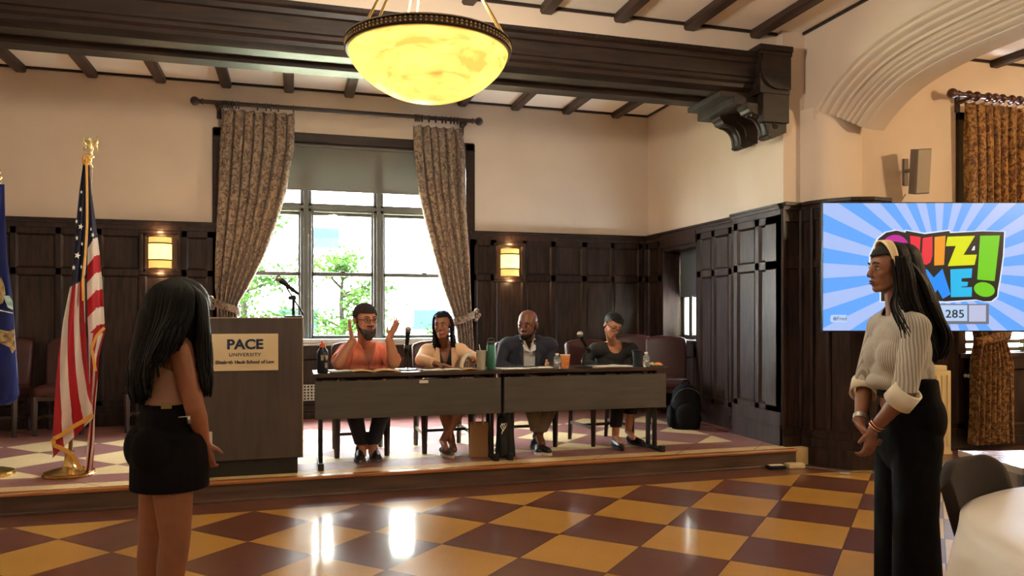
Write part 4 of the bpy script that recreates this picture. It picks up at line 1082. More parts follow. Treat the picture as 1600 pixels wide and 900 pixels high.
def rays():
    m = em('screen_rays', (100, 165, 250)); nt = m.node_tree; L = nt.links; b = nt.nodes['Principled BSDF']
    tc = node(nt, 'ShaderNodeTexCoord'); sp = node(nt, 'ShaderNodeSeparateXYZ'); L.new(tc.outputs['Object'], sp.inputs[0])
    def mt(op, a, c=None):
        n = node(nt, 'ShaderNodeMath'); n.operation = op
        for i, q in enumerate((a, c)):
            if q is None: continue
            if isinstance(q, (int, float)): n.inputs[i].default_value = q
            else: L.new(q, n.inputs[i])
        return n.outputs[0]
    ang = mt('ARCTAN2', mt('ADD', sp.outputs[2], 6 * kT), mt('SUBTRACT', sp.outputs[0], 4 * kT))
    fr = mt('FRACT', mt('ADD', mt('MULTIPLY', ang, 24 / (2 * pi)), 24.25)); k = mt('GREATER_THAN', fr, 0.5)
    mx = node(nt, 'ShaderNodeMix'); mx.data_type = 'RGBA'; L.new(k, mx.inputs[0]); mx.inputs[6].default_value = lin((168, 192, 246)); mx.inputs[7].default_value = lin((96, 166, 252))
    L.new(mx.outputs[2], b.inputs['Emission Color']); return m
mb = MB(); mb.box((-W2, -0.004, -H2), (W2, 0.001, H2)); scr = mb.build('screen', rays(), tv)
def tp(px, py): return ((px - 1463.5) * kT, (417 - py) * kT)
def poly_tv(pts, y, m, name, crop=True, par=None, th=0.0012):
    P = [tp(1360 + a / 5, 340 + b / 5) if crop else tp(a, b) for a, b in pts]
    mb = MB(); mb.extr(P, 'y', y, y + th)
    return mb.build(name, m, par or scr)
OUT = [(-2, 340), (0, 290), (40, 200), (60, 165), (120, 118), (200, 102), (270, 118), (275, 104), (420, 130), (612, 105), (618, 122), (870, 108), (1040, 112), (1030, 300), (1005, 480), (990, 560), (985, 615), (940, 652), (880, 655), (820, 640), (580, 655), (300, 640), (80, 655), (80, 560), (40, 480), (0, 400)]
cx0 = sum(p[0] for p in OUT) / len(OUT); cy0 = sum(p[1] for p in OUT) / len(OUT)
def grow(P, d):
    out = []
    for x, y in P:
        l = sqrt((x - cx0) ** 2 + (y - cy0) ** 2); out.append((x + (x - cx0) / l * d, y + (y - cy0) / l * d))
    return out
WHT = em('screen_white', (226, 236, 252)); KB = em('screen_black', (20, 18, 20))
poly_tv(grow(OUT, 12), -0.006, WHT, 'title_outline'); poly_tv(OUT, -0.008, KB, 'title_backing')
poly_tv([(785, 258), (800, 225), (812, 222), (810, 255)], -0.0095, WHT, 'title_gap')
def circ(cx_, cy_, rx, ry, rot=0, a0=0, a1=2 * pi, n=28):
    return [(cx_ + rx * cos(a) * cos(rot) - ry * sin(a) * sin(rot), cy_ + rx * cos(a) * sin(rot) + ry * sin(a) * cos(rot)) for a in [a0 + (a1 - a0) * i / n for i in range(n + (0 if abs(a1 - a0 - 2 * pi) < 1e-6 else 1))]]
LET = {'purple_letter': ((190, 30, 150), circ(190, 240, 108, 105)), 'red_letter': ((232, 40, 64), [(305, 142), (388, 152), (380, 270), (398, 285), (405, 160), (480, 148), (480, 300), (465, 350), (430, 370), (390, 350), (340, 330), (312, 260)]),
 'orange_letter': ((236, 150, 40), [(497, 152), (582, 143), (570, 370), (494, 375)]), 'yellow_letter': ((218, 226, 10), [(598, 150), (812, 143), (722, 292), (826, 290), (808, 370), (600, 380), (662, 222), (584, 224)]),
 'green_mark': ((112, 204, 30), [(852, 143), (1006, 140), (965, 496), (830, 484)]), 'green_dot': ((112, 204, 30), circ(885, 562, 82, 56, 0.22)),
 'blue_letter': ((10, 140, 245), [(360, 622), (372, 408), (438, 404), (490, 470), (558, 400), (622, 600), (560, 635), (520, 560), (490, 610), (452, 540), (430, 624)]), 'cyan_letter': ((10, 184, 236), [(620, 405), (790, 397), (785, 470), (708, 475), (706, 500), (758, 503), (752, 535), (704, 540), (704, 545), (788, 543), (786, 618), (624, 622)]),
 'violet_letter': ((110, 60, 230), [(70, 405), (248, 402), (248, 464), (190, 466), (190, 618), (115, 618), (115, 466), (70, 464)]), 'indigo_letter': ((60, 90, 240), [(266, 405), (338, 404), (336, 618), (266, 618)])}
for nm, (colr, pts) in LET.items(): poly_tv(pts, -0.0095, em('screen_' + nm, colr), nm)
poly_tv(circ(190, 245, 45, 45), -0.0105, KB, 'letter_eye')
GRYP = em('screen_grey', (112, 112, 126)); PALE = em('screen_pale', (180, 206, 240)); PALE2 = em('screen_pale_square', (186, 192, 222))
poly_tv([(400, 675), (922, 675), (922, 832), (400, 832)], -0.006, GRYP, 'code_bar'); poly_tv([(410, 684), (752, 684), (752, 808), (410, 808)], -0.008, PALE, 'number_panel'); poly_tv([(766, 684), (898, 684), (898, 812), (766, 812)], -0.008, PALE2, 'blank_square')
_x, _z = tp(1491, 491); text_mesh('number', '285', 17.5 * kT, KB, scr, Matrix.Translation((_x, -0.0095, _z)) @ RX90, 0.0006, 0.0009, 'CENTER', 1.12, 1.04)
poly_tv([(1299, 492), (1322, 492), (1324, 495), (1324, 501), (1322, 504), (1299, 504), (1297, 501), (1297, 495)], -0.006, em('screen_tag', (180, 208, 244)), 'caption_tag', crop=False)
poly_tv(circ(1304, 498, 3, 3), -0.0075, em('screen_tagdot', (120, 140, 180)), 'caption_dot', crop=False)
_x, _z = tp(1315, 498); text_mesh('caption', 'Fred', 8.5 * kT, em('screen_tagink', (60, 60, 100)), scr, Matrix.Translation((_x, -0.0075, _z)) @ RX90, 0.0004, 0.0, 'CENTER')

# ================================================================ SPEAKER ON THE WALL, RADIATOR, HOOK
SPK = mat('speaker_grey', (148, 134, 116), rough=0.6, bump=0.15, bscale=400); SPK2 = mat('speaker_side', (112, 100, 88), rough=0.6)
sp_ = thing('wall_speaker', 'slim grey loudspeaker tilted on a wall bracket above the television', 'speaker', (5.63, 5.90, 2.50))
Mt = Matrix.Translation((0.07, -0.03, 0.195)) @ Matrix.Rotation(radians(-6), 4, 'Y') @ Matrix.Rotation(radians(10), 4, 'X') @ Matrix.Rotation(radians(-10), 4, 'Z')
mb = MB(); mb.extr([(-0.075, -0.07), (0.075, -0.07), (0.055, 0.06), (-0.055, 0.06)], 'z', -0.21, 0.21); mb.xf(Mt); mb.build('cabinet', SPK2, sp_, bevel=0.006)
mb = MB(); mb.box((-0.066, -0.078, -0.2), (0.066, -0.069, 0.2)); mb.xf(Mt); mb.build('grille', SPK, sp_, bevel=0.004)
mb = MB(); mb.box((0.10, 0.175, 0.10), (0.15, 0.2, 0.36)); mb.tube([(0.125, 0.18, 0.24), (0.075, 0.03, 0.22)], 0.02, 8); mb.build('bracket', SPK2, sp_, bevel=0.003)
mb = MB(); mb.tube([(0.05, 0.19, -0.6), (0.04, 0.19, -0.1), (0.045, 0.1, 0.0)], 0.004, 6); mb.build('cable', SPK, sp_)
CRM = mat('cream_enamel', (214, 196, 150), rough=0.4)
rd = thing('radiator_cover', 'tall cream fluted radiator cover standing behind the woman in the striped shirt', 'radiator', (5.89, 5.93, 0.0))
mb = MB(); mb.box((-0.17, -0.09, 0.03), (0.165, 0.10, 0.80)); 
for k in range(5): mb.box((-0.15 + k * 0.065, -0.10, 0.08), (-0.125 + k * 0.065, -0.085, 0.76))
mb.build('body', CRM, rd, bevel=0.006); mb = MB(); mb.box((-0.15, -0.08, 0.80), (0.13, 0.09, 0.85)); mb.build('top_cap', CRM, rd, bevel=0.01); mb = MB(); mb.box((-0.18, -0.10, 0.0), (0.175, 0.11, 0.03)); mb.build('base', CRM, rd, bevel=0.008)
hk = MB(); hk.lathe([(0, 0), (0.02, 0), (0.02, 0.006), (0.01, 0.01), (0.01, 0.03), (0.018, 0.036), (0.018, 0.05), (0, 0.055)], (0, 0, 0), 12, Matrix.Rotation(pi / 2, 4, 'X'))
_h = at(1508, 587, 6.06); h_ = hk.build('wall_hook', mat('white_knob', (225, 220, 210), 0.3), smooth=True); h_.location = _h; tag(h_, 'small white knob on the dark panelling beside the gold curtain', 'knob')

# ================================================================ ROUND TABLE, BANQUET CHAIR
CLOTH = mat('white_satin', (232, 226, 218), rough=0.42, sheen=0.3, bump=0.1, bscale=5)
rt = thing('round_table', 'round banquet table mostly hidden by its white cloth, bottom right', 'table', (2.43, 1.26, 0))
mb = MB(); mb.lathe([(0, 0.715), (0.74, 0.715), (0.745, 0.735), (0.74, 0.742), (0, 0.742)], (0, 0, 0), 64); mb.build('tabletop', PODM, rt)
for sx_ in (-1, 1):
    for sy_ in (-1, 1):
        mb = MB(); mb.tube([(sx_ * 0.3, sy_ * 0.3, 0.715), (sx_ * 0.38, sy_ * 0.38, 0.0)], 0.014, 8); mb.build('leg', BLK, rt, smooth=True)
def clothf(u, v):
    a = 2 * pi * u
    if v <= 0.4:
        r = 0.755 * (v / 0.4); return (r * cos(a), r * sin(a), 0.748 + 0.0015 * sin(a * 7 + r * 12))
    q = (v - 0.4) / 0.6
    fold = abs(sin(a * 5.5 + 0.8 * sin(a * 3))); f2_ = sin(a * 23 + q * 3)
    sq = 0.12 * (abs(cos(2 * a + 0.5)) ** 1.5)
    drop = 0.50 + sq * 1.4
    near = math.exp(-((a - 2.0) / 0.40) ** 2)
    r = 0.757 + 0.012 * min(1, q * 8) - 0.10 * near * min(1, q * 2) + (1 - near) * q * (0.05 + 0.14 * fold ** 1.5) + 0.012 * f2_ * q + 0.02 * q * sin(q * 9 + a * 5)
    return (r * cos(a), r * sin(a), 0.748 - drop * q ** 1.0 - 0.004)
mb = MB(); mb.grid(clothf, 300, 60, close=True); tc_ = mb.build('tablecloth', CLOTH, None, smooth=True, solid=0.002, fix=False); tc_.location = (2.43, 1.26, 0); tag(tc_, 'creased white tablecloth draped over the round table at bottom right', 'tablecloth')
BAN = mat('brown_cover', (34, 24, 21), rough=0.8, spec=.2, bump=0.05, bscale=200)
bc = thing('banquet_chair', 'dark brown banquet chair pushed up to the white-clothed round table', 'chair', (2.245, 1.70, 0.0), radians(22))
# local: front faces -Y ; back at +Y
def shell(u, v):
    x = (u - 0.5) * 2
    if v < 0.45:
        q = v / 0.45; y = -0.20 + 0.40 * q; z = 0.455 - 0.015 * (1 - x * x) ; w = 0.215
    else:
        q = (v - 0.45) / 0.55; y = 0.20 + 0.035 * smoothstep(q * 3) + 0.09 * q - 0.03 * (x * x); z = 0.455 + 0.405 * q - 0.028 * max(0, (abs(x) - 0.5)) * 2 * (q ** 6) - 0.03 * x ** 6 * q ** 8; w = 0.185 + 0.035 * smoothstep(q * 1.3) - 0.0 * q
    return (x * w, y, z)
mb = MB(); mb.grid(shell, 24, 60); mb.build('upholstered_shell', BAN, bc, smooth=True, solid=0.035)
for sx_ in (-1, 1):
    mb = MB(); mb.tube([(sx_ * 0.2, -0.18, 0.44), (sx_ * 0.21, -0.2, 0.0)], 0.012, 8); mb.build('leg', BLK, bc, smooth=True)
    mb = MB(); mb.tube([(sx_ * 0.175, 0.26, 0.62), (sx_ * 0.19, 0.22, 0.44), (sx_ * 0.21, 0.27, 0.0)], 0.012, 8); mb.build('leg', BLK, bc, smooth=True)
sd = thing('side_table', 'low brown table with a pale edge behind the banquet chair', 'table', (3.83, 2.93, 0), -0.245)
mb = MB(); mb.box((-0.45, -0.24, 0.575), (0.45, 0.24, 0.60)); mb.build('tabletop', NOSE, sd, bevel=0.003)
mb = MB(); mb.box((-0.458, -0.245, 0.57), (-0.45, 0.245, 0.603)); mb.build('edge_strip', EDGE, sd)
mb = MB(); mb.box((-0.44, -0.22, 0.40), (-0.425, 0.22, 0.57)); mb.build('apron', mat('apron_brown', (112, 88, 62), 0.6), sd)
for sx_, sy_ in ((-0.42, -0.21), (0.42, -0.21), (-0.42, 0.21), (0.42, 0.21)):
    mb = MB(); mb.box((sx_ - 0.02, sy_ - 0.02, 0), (sx_ + 0.02, sy_ + 0.02, 0.575)); mb.build('leg', CLEG, sd)
bcg = thing('handbag', 'black bag sitting at the low table behind the white-clothed table', 'bag', (3.28, 2.50, 0.0), 0.3)
mb = MB()
for z0, z1, w0, w1 in ((0.0, 0.35, 0.16, 0.14), (0.35, 0.50, 0.14, 0.10)): mb.grid(lambda u, v: (cos(2 * pi * u) * (w0 + (w1 - w0) * v), 0.6 * sin(2 * pi * u) * (w0 + (w1 - w0) * v), z0 + (z1 - z0) * v), 20, 4, close=True)
mb.add([(0.12 * cos(2 * pi * i / 20), 0.07 * sin(2 * pi * i / 20), 0.0) for i in range(20)], [tuple(range(20))]); mb.build('body', mat('bag_black', (18, 18, 20), 0.6), bcg, smooth=True, solid=0.006)
mb = MB(); mb.tube([(-0.07, 0, 0.49), (-0.05, 0, 0.58), (0.05, 0, 0.58), (0.07, 0, 0.49)], 0.012, 8); mb.build('handle', BLK, bcg, smooth=True)
# ================================================================ PEOPLE
YAWM = Matrix.Rotation(radians(-16.03), 4, 'Z')
def blob(name, prims, m, parent, root, vox=0.006, smooth=4, cut=None, solid=0.0, mats=None, pick=None):
    """union of tapered capsules / ellipsoids, merged into one continuous surface"""
    mb = MB()
    for p in prims:
        k = p[0]
        if k == 'c':
            _, a, b, r0, r1 = p[:5]; a = Vector(a); b = Vector(b)
            mb.frustum(a, b, r0, r1, 18); mb.sphere(a, r0, 18, 12); mb.sphere(b, r1, 18, 12)
        elif k == 'f':
            _, a, b, r0, r1 = p[:5]; mb.frustum(a, b, r0, r1, 28, sx=p[5] if len(p) > 5 else 1.0, up=p[6] if len(p) > 6 else None)
        elif k == 'e':
            mb.sphere(p[1], p[2], 22, 16, p[3] if len(p) > 3 else None)
    mb.xf(Matrix.Translation(-Vector(root)))
    o = mb.build(name, None, None, fix=False)
    q = o.modifiers.new('r', 'REMESH'); q.mode = 'VOXEL'; q.voxel_size = vox
    if smooth:
        q = o.modifiers.new('s', 'SMOOTH'); q.factor = 0.5; q.iterations = smooth
    dg = bpy.context.evaluated_depsgraph_get(); dg.update()
    me = bpy.data.meshes.new_from_object(o.evaluated_get(dg))
    bpy.data.objects.remove(o)
    if cut:
        R_ = Vector(root); bm = bmesh.new(); bm.from_mesh(me)
        kill = [f for f in bm.faces if cut(f.calc_center_median() + R_)]
        bmesh.ops.delete(bm, geom=kill, context='FACES')
        for _ in range(3):
            bv = [v for v in bm.verts if v.is_boundary]
            bmesh.ops.smooth_vert(bm, verts=bv, factor=0.5, use_axis_x=True, use_axis_y=True, use_axis_z=True)
        bm.to_mesh(me); bm.free()
    me.materials.clear()
    for x in (mats or [m]): me.materials.append(x)
    if pick:
        R_ = Vector(root)
        me.polygons.foreach_set('material_index', [pick(Vector(f.center) + R_) for f in me.polygons])
    me.polygons.foreach_set('use_smooth', [True] * len(me.polygons))
    o = bpy.data.objects.new(name, me); C.objects.link(o); o.parent = parent
    if solid:
        q = o.modifiers.new('t', 'SOLIDIFY'); q.thickness = solid; q.offset = 0
    return o
def skin(name, c, rough=0.5): return mat(name, c, rough=rough, sss=0.08, col2=tuple(int(v * 0.93) for v in c), nscale=14, spec=0.4)
def hairmat(name, c, c2, rough=0.36): return mat(name, c, rough=rough + .08, spec=.15, col2=c2, nscale=30, stretch=(5, 5, 0.5), bump=0.5, bscale=120, bstretch=(3, 3, 0.15))
EYEW = mat('eye_white', (176, 166, 158), 0.4, spec=.2); IRIS = mat('eye_dark', (34, 20, 14), 0.15)

class Head:
    def __init__(s, c, yaw=0, pitch=0, roll=0, k=1.0, wide=1.0):
        """yaw: degrees the face turns about Z from -Y (positive = to +X); pitch>0 looks down; roll>0 leans to +X"""
        s.R = (Matrix.Rotation(radians(yaw), 4, 'Z') @ Matrix.Rotation(radians(roll), 4, 'Y') @ Matrix.Rotation(radians(pitch), 4, 'X'))
        s.c = Vector(c); s.k = k; s.w = wide
    def p(s, x, y, z): return s.c + s.R.to_3x3() @ (Vector((x * s.w, y, z)) * s.k)
    def e(s, x, y, z, rx, ry, rz, ext=None):
        M_ = s.R if ext is None else s.R @ ext
        return ('e', s.p(x, y, z), (rx * s.k * s.w, ry * s.k, rz * s.k), M_)
    def cap(s, a, b, r0, r1): return ('c', s.p(*a), s.p(*b), r0 * s.k, r1 * s.k)
    def prims(s, neck=None, nr=0.052, male=False, jaw=1.0):
        P = [s.e(0, .014, .040, .073, .093, .078), s.e(0, -.022, .018, .066, .070, .070), s.e(0, -.028, -.035, .058 * jaw, .058, .076), s.e(0, -.066, -.090, .024, .020, .019),
             s.e(.034, -.054, -.022, .024, .024, .026), s.e(-.034, -.054, -.022, .024, .024, .026),
             s.cap((-.03, -.078, .026), (.03, -.078, .026), .011, .011), s.cap((0, -.084, .022), (0, -.103, -.024), .0065, .0105),
             s.e(.010, -.097, -.030, .0085, .011, .008), s.e(-.010, -.097, -.030, .0085, .011, .008), s.e(0, -.078, -.060, .027, .015, .020)]
        for q in (-1, 1):
            P += [s.cap((q * .050 * jaw, .0, -.052), (q * .018, -.058, -.092), .020, .016), s.e(q * .076, .014, -.002, .009, .019, .030), s.e(q * .078, .016, -.026, .006, .010, .010)]
        if neck is not None: P.append(('c', s.p(0, .018, -.055), Vector(neck), nr, nr * 1.06))
        return P
    def parts(s, t, root, lip, brow, look=0.0, eyes=True):
        r = Vector(root)
        def B(mb, nm, m): mb.xf(Matrix.Translation(-r)); return mb.build(nm, m, t, smooth=True)
        for q in (-1, 1):
            if eyes:
                mb = MB(); mb.sphere(s.p(q * .030, -.0735, .004), tuple(v * s.k for v in (.0135, .010, .0085)), 14, 10, s.R); eo = B(mb, 'eye', EYEW)
                mb = MB(); mb.sphere(s.p(q * .030 + look, -.0815, .004), tuple(v * s.k for v in (.0062, .0036, .0066)), 10, 8, s.R); B(mb, 'iris', IRIS).parent = eo
                mb = MB(); mb.tube([s.p(q * .015, -.083, .0105), s.p(q * .030, -.0875, .0145), s.p(q * .046, -.078, .009)], 0.0022 * s.k, 6); B(mb, 'upper_lid', brow)
            mb = MB(); mb.tube([s.p(q * .012, -.090, .027), s.p(q * .030, -.0905, .034), s.p(q * .050, -.076, .028)], [0.0035 * s.k, 0.0042 * s.k, 0.0016 * s.k], 6); B(mb, 'eyebrow', brow)
        mb = MB(); mb.tube([s.p(-.022, -.086, -.058), s.p(-.008, -.0945, -.054), s.p(0, -.0945, -.0555), s.p(.008, -.0945, -.054), s.p(.022, -.086, -.058)], [.0015 * s.k, .0042 * s.k, .004 * s.k, .0042 * s.k, .0015 * s.k], 8)
        mb.tube([s.p(-.022, -.086, -.059), s.p(-.009, -.0935, -.065), s.p(.009, -.0935, -.065), s.p(.022, -.086, -.059)], [.0015 * s.k, .005 * s.k, .005 * s.k, .0015 * s.k], 8); B(mb, 'lips', lip)
    def glasses(s, t, root, m, r=0.021):
        mb = MB()
        for q in (-1, 1):
            P = [s.p(q * .031 + r * 1.1 * cos(a), -.103 + 0.008 * abs(cos(a)) * (1 if q * cos(a) > 0 else 0), .002 + r * 0.85 * sin(a)) for a in [i * 2 * pi / 20 for i in range(21)]]
            mb.tube(P, 0.0024 * s.k, 6, cap=False); mb.tube([s.p(q * .054, -.094, .006), s.p(q * .078, -.03, .01), s.p(q * .080, .012, .008)], 0.0022 * s.k, 6)
        mb.tube([s.p(-.009, -.104, .006), s.p(0, -.106, .009), s.p(.009, -.104, .006)], 0.0022 * s.k, 6)
        mb.xf(Matrix.Translation(-Vector(root))); return mb.build('glasses', m, t, smooth=True)

def hand(w, d, n, thumb=1, curl=0.25, spread=0.12, k=1.0, curls=None, thumb_out=0.9):
    """w wrist, d finger direction, n the way the palm faces, thumb +1/-1 side"""
    w = Vector(w); d = Vector(d).normalized(); n = Vector(n); n = (n - d * n.dot(d)).normalized(); s_ = d.cross(n) * thumb
    P = [('c', w - d * .02, w + d * .015, .024 * k, .022 * k)]
    offs = (.030, .011, -.009, -.028); lens = (.068, .077, .072, .056); cs = curls or (curl,) * 4
    for i in range(4):
        b = w + (d * .088 + s_ * offs[i]) * k
        P.append(('c', w + s_ * offs[i] * 0.45 * k + d * .012, b, .0165 * k, .0118 * k))
        dd = (d + s_ * spread * (offs[i] / .03)).normalized(); a = b; ax = dd.cross(n)
        for j, f in enumerate((.45, .32, .25)):
            ang = cs[i] * (0.8 + 0.5 * j)
            dd = (Matrix.Rotation(ang, 3, ax) @ dd).normalized()
            e = a + dd * lens[i] * f * k; P.append(('c', a, e, (.0098 - .0008 * j) * k, (.0092 - .0009 * j) * k)); a = e
    tb = w + (s_ * .024 + d * .022) * k; dd = (d * 0.65 + s_ * thumb_out + n * .25).normalized()
    P.append(('c', w + s_ * .01, tb, .017 * k, .015 * k)); m_ = tb + dd * .036 * k; P.append(('c', tb, m_, .0135 * k, .011 * k))
    dd = (dd + d * 0.4).normalized(); P.append(('c', m_, m_ + dd * .030 * k, .0108 * k, .0088 * k))
    return P
def arm(sh, el, wr, r=(.050, .040, .027)):
    sh, el, wr = Vector(sh), Vector(el), Vector(wr); m1 = sh.lerp(el, 0.45); m2 = el.lerp(wr, 0.3)
    return [('c', sh, m1, r[0], r[0] * 0.93), ('c', m1, el, r[0] * 0.93, r[1]), ('c', el, m2, r[1], r[1] * 1.02), ('c', m2, wr, r[1] * 1.02, r[2])]
def leg(hip, kn, an, r=(.085, .056, .038)):
    hip, kn, an = Vector(hip), Vector(kn), Vector(an); m1 = hip.lerp(kn, 0.4); m2 = kn.lerp(an, 0.3)
    back = Vector((0, 0.0, 0))
    return [('c', hip, m1, r[0], r[0] * 0.95), ('c', m1, kn, r[0] * 0.95, r[1]), ('c', kn, m2 + back, r[1], r[1] * 0.98), ('c', m2 + back, an, r[1] * 0.98, r[2])]
def infl(prims, d):
    out = []
    for p in prims:
        if p[0] == 'e': out.append(('e', p[1], tuple(v + d for v in p[2])) + tuple(p[3:]))
        else: out.append((p[0], p[1], p[2], p[3] + d, p[4] + d) + tuple(p[5:]))
    return out
def shoe(t, root, heel, d, m, msole, L_=0.25, w=0.042, low=False, k=1.0):
    """heel point on the ground, d pointing to the toe"""
    heel = Vector(heel); d = Vector(d); dz = d.z; d.normalize(); L_ *= k; w *= k
    pr = [('c', heel + d * .03 + Vector((0, 0, .045)), heel + d * L_ * .45 + Vector((0, 0, .042)), w * .82, w * .8), ('c', heel + d * L_ * .4 + Vector((0, 0, .038)), heel + d * L_ * .85 + Vector((0, 0, .032)), w * .95, w * .62)]
    if not low: pr.append(('c', heel + d * .035 + Vector((0, 0, .05)), heel + d * .045 + Vector((0, 0, .085)), w * .85, w * .8))
    zc = heel.z + 0.008
    o = blob('shoe', pr, m, t, root, 0.006, 3, cut=(lambda p: p.z < zc) if abs(dz) < .01 else None)
    side = d.cross(Vector((0, 0, 1))).normalized(); up = side.cross(d).normalized()
    mb = MB(); out = []
    for i in range(24):
        a = 2 * pi * i / 24; x = cos(a); y = sin(a); wx = w * (0.88 if x < 0 else 1.02) * (1.0 - 0.12 * max(0, x) ** 2)
        out.append(heel + d * (L_ * 0.5 + x * L_ * 0.5) + side * (y * wx * (1.0 if abs(x) < .8 else 1)))
    vs = [p + up * 0.002 for p in out] + [p + up * 0.024 for p in out]
    mb.add(vs, [tuple(range(23, -1, -1)), tuple(range(24, 48))] + [(i, (i + 1) % 24, 24 + (i + 1) % 24, 24 + i) for i in range(24)])
    mb.xf(Matrix.Translation(-Vector(root))); q = mb.build('sole', msole, o, smooth=True, auto=40)
    return o
def strands(t, root, guides, n, m, r=0.0035, jit=0.012, seed=1, name='hair_strands', tip=0.25, rows=None):
    rnd = random.Random(seed); mb = MB(); G = [catmull([tuple(p) for p in g], 5) for g in guides]
    K = min(len(g) for g in G)
    for k in range(n):
        q = rnd.uniform(0, len(G) - 1.001); i = int(q); f = q - i; ph = rnd.uniform(0, 6.28); wv = rnd.uniform(0.3, 1.0) * jit
        off = Vector((rnd.gauss(0, 1), rnd.gauss(0, 1), 0)) * jit * 0.6; L_ = rnd.uniform(0.86, 1.04); P = []
        for j in range(K):
            p = G[i][j].lerp(G[i + 1][j], f); tt = j / (K - 1)
            P.append(p + off * (0.3 + tt) + Vector((sin(ph + tt * 9), cos(ph * 1.3 + tt * 8), 0)) * wv * tt)
        kk = max(4, int(K * min(1, L_))); P = P[:kk]; rr = [r * (0.6 + 0.6 * sin(pi * min(1, 0.15 + j / (kk - 1)))) * (1 if j < kk - 1 else tip) for j in range(kk)]
        mb.tube(P, rr, 5)
    mb.xf(Matrix.Translation(-Vector(root))); return mb.build(name, m, t, smooth=True, fix=False)
def person(label, root, group=None):
    return thing('person', label, 'person', root, 0, group)

# ---------------------------------------------------------------- seated: man in orange shirt
def torso(pel, ch, sL, sR, w=.16, d=.115, belly=0.0):
    pel, ch, sL, sR = Vector(pel), Vector(ch), Vector(sL), Vector(sR); mid = pel.lerp(ch, 0.5)
    nk = (sL + sR) / 2
    P = [('e', pel, (w * 1.05, d * 1.15, .12)), ('e', mid + Vector((0, -belly * .5, 0)), (w * .95 + belly * .3, d * 1.0 + belly, .16)), ('e', ch, (w * 1.0, d, .17)), ('c', sL.lerp(nk, 0.12), sR.lerp(nk, 0.12), .058, .058),
         ('c', nk + Vector((0, .01, .065)), sL.lerp(nk, 0.25), .045, .045), ('c', nk + Vector((0, .01, .065)), sR.lerp(nk, 0.25), .045, .045), ('e', nk + Vector((0, .01, -.05)), (w * .95, d * .85, .09))]
    return P
V = Vector
def seatp(px, py, Y): return at(px, py, Y)
LIPM = mat('lip_rose', (150, 78, 70), 0.4); LIPD = mat('lip_brown', (96, 52, 46), 0.4); BROWK = mat('brow_black', (22, 17, 15), 0.7)

def make_seated(label, X, Yr, headpx, headkw, sh, el, wr, kn, an, skinm, w, d, belly, ar, lr, hands, neckr=.054, jaw=1.0):
    root = V((X, Yr, SZ)); t = person(label, root); H = Head(at(*headpx), **headkw)
    pel = V((X, Yr + .05, SZ + .60)); sL, sR = at(*sh[0]), at(*sh[1]); nk = (sL + sR) / 2; ch = pel.lerp(nk, 0.66)
    T = torso(pel, ch, sL, sR, w, d, belly); AR = [arm((sL, sR)[i], el[i], wr[i], ar) for i in range(2)]
    hips = [pel + V((-.085, -.03, -.02)), pel + V((.085, -.03, -.02))]; LG = [leg(hips[i], kn[i], an[i], lr) for i in range(2)]
    body = H.prims(neck=nk + V((0, .02, .03)), nr=neckr, jaw=jaw) + T + AR[0] + AR[1] + LG[0] + LG[1]
    for h in hands: body += h
    for i in range(2): body.append(('c', an[i], V(an[i]) + V((0, -.10, -.045)), lr[2] * .9, .026))
    blob('body', body, skinm, t, root, 0.0055, 2)
    return root, t, H, pel, nk, ch, T, AR, LG, hips, sL, sR

SK1 = skin('skin_light_tan', (196, 136, 108))
el = [V((0.345, 6.28, .935)), V((0.80, 6.30, .935))]; wr = [at(551, 532, 6.26), at(608, 528, 6.26)]
hd = [hand(wr[0], (-.22, -.05, 1), (1, .1, .15), 1, .10, .10, 1.05, thumb_out=.6), hand(wr[1], (.42, -.10, .8), (-.75, -.45, .35), -1, .10, .18, 1.05, thumb_out=.9)]
kn = [V((0.44, 6.22, SZ + .52)), V((0.72, 6.22, SZ + .52))]; an = [V((0.545, 6.38, SZ + .09)), V((0.625, 6.36, SZ + .09))]
root, t, H, pel, nk, ch, T, AR, LG, hips, sL, sR = make_seated('man in an orange short-sleeved shirt, bearded with glasses, gesturing with both hands raised', 0.57, 6.66, (571, 500, 6.36), dict(yaw=22, pitch=4, k=1.08, wide=1.06),
    [(541, 549, 6.55), (603, 549, 6.55)], el, wr, kn, an, SK1, .185, .13, .035, (.054, .046, .030), (.085, .060, .040), hd, .060, 1.12)
ORG = mat('orange_linen', (255, 172, 140), rough=0.8, col2=(252, 154, 122), nscale=16, stretch=(3, 3, .5), bump=0.25, bscale=26, bstretch=(3, 3, .6), tl=0.35)
slv = [('f', sL, V(sL).lerp(el[0], .80), .068, .074), ('f', sR, V(sR).lerp(el[1], .80), .068, .074), ('e', sL, (.07, .07, .07)), ('e', sR, (.07, .07, .07))]
vc = H.c.x
def vneck(p, cx=nk.x + .012, top=nk.z, fy=nk.y, dep=.20, wd=.055):
    if p.z > top + .085: return True
    q = (p.z - (top - dep + .05)) / dep
    return p.y < fy - .02 and q > 0 and abs(p.x - cx) < wd * q + .0
blob('shirt', infl(T, .014) + slv, ORG, t, root, .007, 4, cut=lambda p: vneck(p) or p.z < SZ + .50, solid=.004)
mb = MB()
for q in (-1, 1): mb.add([V((nk.x + .012, nk.y - .155, nk.z - .14)), V((nk.x + .012 + q * .085, nk.y - .09, nk.z + .06)), V((nk.x + .012 + q * .075, nk.y - .02, nk.z + .10)), V((nk.x + .012 + q * .045, nk.y - .125, nk.z + .01))], [(0, 1, 2, 3)])
mb.xf(Matrix.Translation(-root)); mb.build('collar', ORG, t, smooth=True, solid=.006)
JEAN = mat('dark_denim', (30, 34, 48), rough=0.8, bump=.2, bscale=40)
